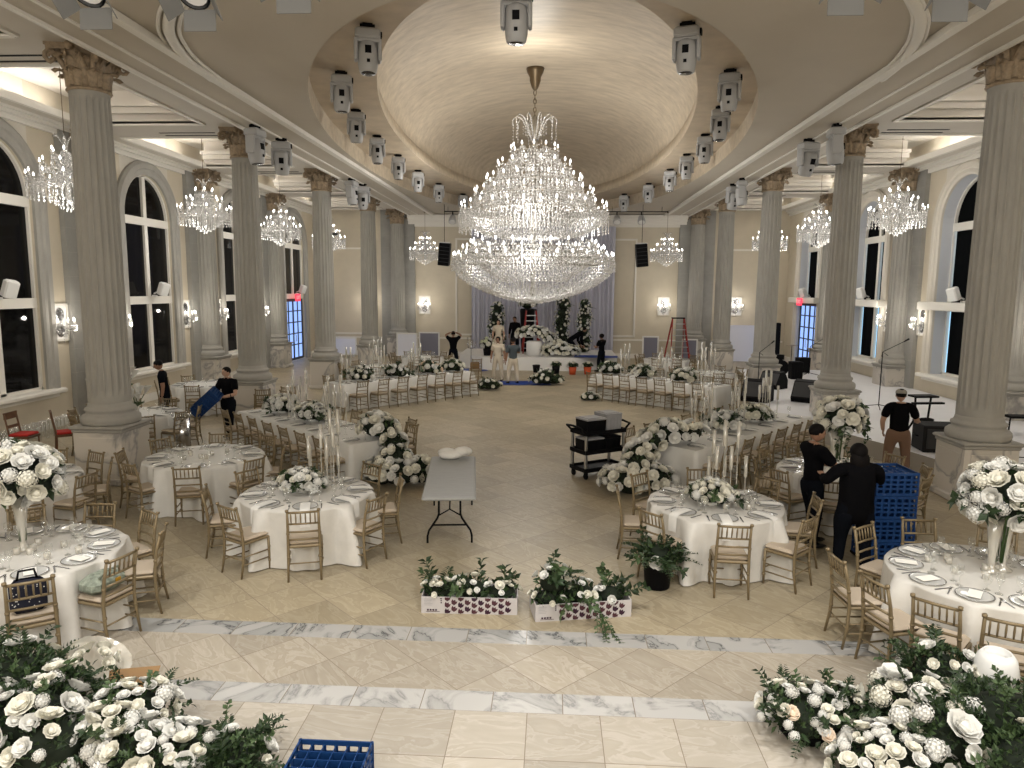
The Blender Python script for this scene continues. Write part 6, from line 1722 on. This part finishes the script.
b=MB(); b.box((10.6,34.8,1.1),(.55,.4,1.9),'black',bev=.02); tag(b.build('speaker_tower'),'tall black loudspeaker tower right of the white screen','loudspeaker')
# chrome candelabra seen against the drape at left
r=thing('candelabra','grey metal candelabra stand left of the drape','candelabra',(-3.55,31.6,0)); b=MB(); b.tube([(0,0,0),(0,0,1.5)],.02,'steel',6); b.lathe([(.18,0),(.18,.03),(.02,.06)],'steel',12); b.build('pole',r)
for k in range(5):
    b=MB(); a=2*PI*k/5; b.tube([(0,0,.9),(.15*cos(a),.15*sin(a),.95),(.2*cos(a),.2*sin(a),1.2+.1*(k%3))],.014,'steel',5); b.build('arm',r)
b=MB(); b.box((0,0,.58),(.36,.10,.34),'kraft',bev=.03); tag(b.build('brown_bag',None,(-2.9,27.1,.02),.4),'brown paper bag on the gold chair near the man in pale trousers','bag')
# ------------------------------------------------------------------ light of the room
# big chandelier
for z,e in ((7.0,230),(5.6,520),(4.4,400)):
    for k in range(3):
        a=2*PI*k/3+.5; light('chandelier_lamp','POINT',(CHX+2.75*cos(a),CHY+2.75*sin(a),z),e/3,(1,.975,.93),.5)
# unseen fill lights added behind the camera, and spots added to brighten the near floor
for x in (-7,-2.4,2.4,7):
    light('front_fill','POINT',(x,-1.6,5.6),620,(1,.985,.96),.9)
for x in (-5.2,-1.9,1.2,4.5):
    light('near_floor_fill','SPOT',(x,4.6,7.15),900,(1,.985,.95),.16,spot_size=R(95),spot_blend=.8)
# fill light added inside the vault to brighten the top of the dome
light('dome_fill','POINT',(CHX,20.4,9.2),115,(1,.96,.90),.6)
w=bpy.data.worlds.new('room_ambience'); SC.world=w; w.use_nodes=True; bg=w.node_tree.nodes['Background']; bg.inputs[0].default_value=(.95,.95,1,1); bg.inputs[1].default_value=.05
# ------------------------------------------------------------------ camera
f_,p_,yw,rl=714.94,.132057,-.0542395,.0076103
cy,sy,cp,sp_=cos(yw),sin(yw),cos(p_),sin(p_)
fw=Vector((sy*cp,cy*cp,-sp_)); ri=Vector((cy,-sy,0)); up=ri.cross(fw); cr,sr=cos(rl),sin(rl)
r2=ri*cr+up*sr; u2=-ri*sr+up*cr
cd=bpy.data.cameras.new('camera'); cam=bpy.data.objects.new('camera',cd); COL.objects.link(cam)
cd.sensor_width=36; cd.lens=f_/1024*36; cd.clip_start=.1; cd.clip_end=200
m=Matrix((r2,u2,-fw)).transposed().to_4x4(); m.translation=Vector((0,0,3.5468)); cam.matrix_world=m
SC.camera=cam
SC.view_settings.view_transform='Standard'; SC.view_settings.look='None'; SC.view_settings.exposure=-.30; SC.view_settings.gamma=1; SC.view_settings.use_curve_mapping=False
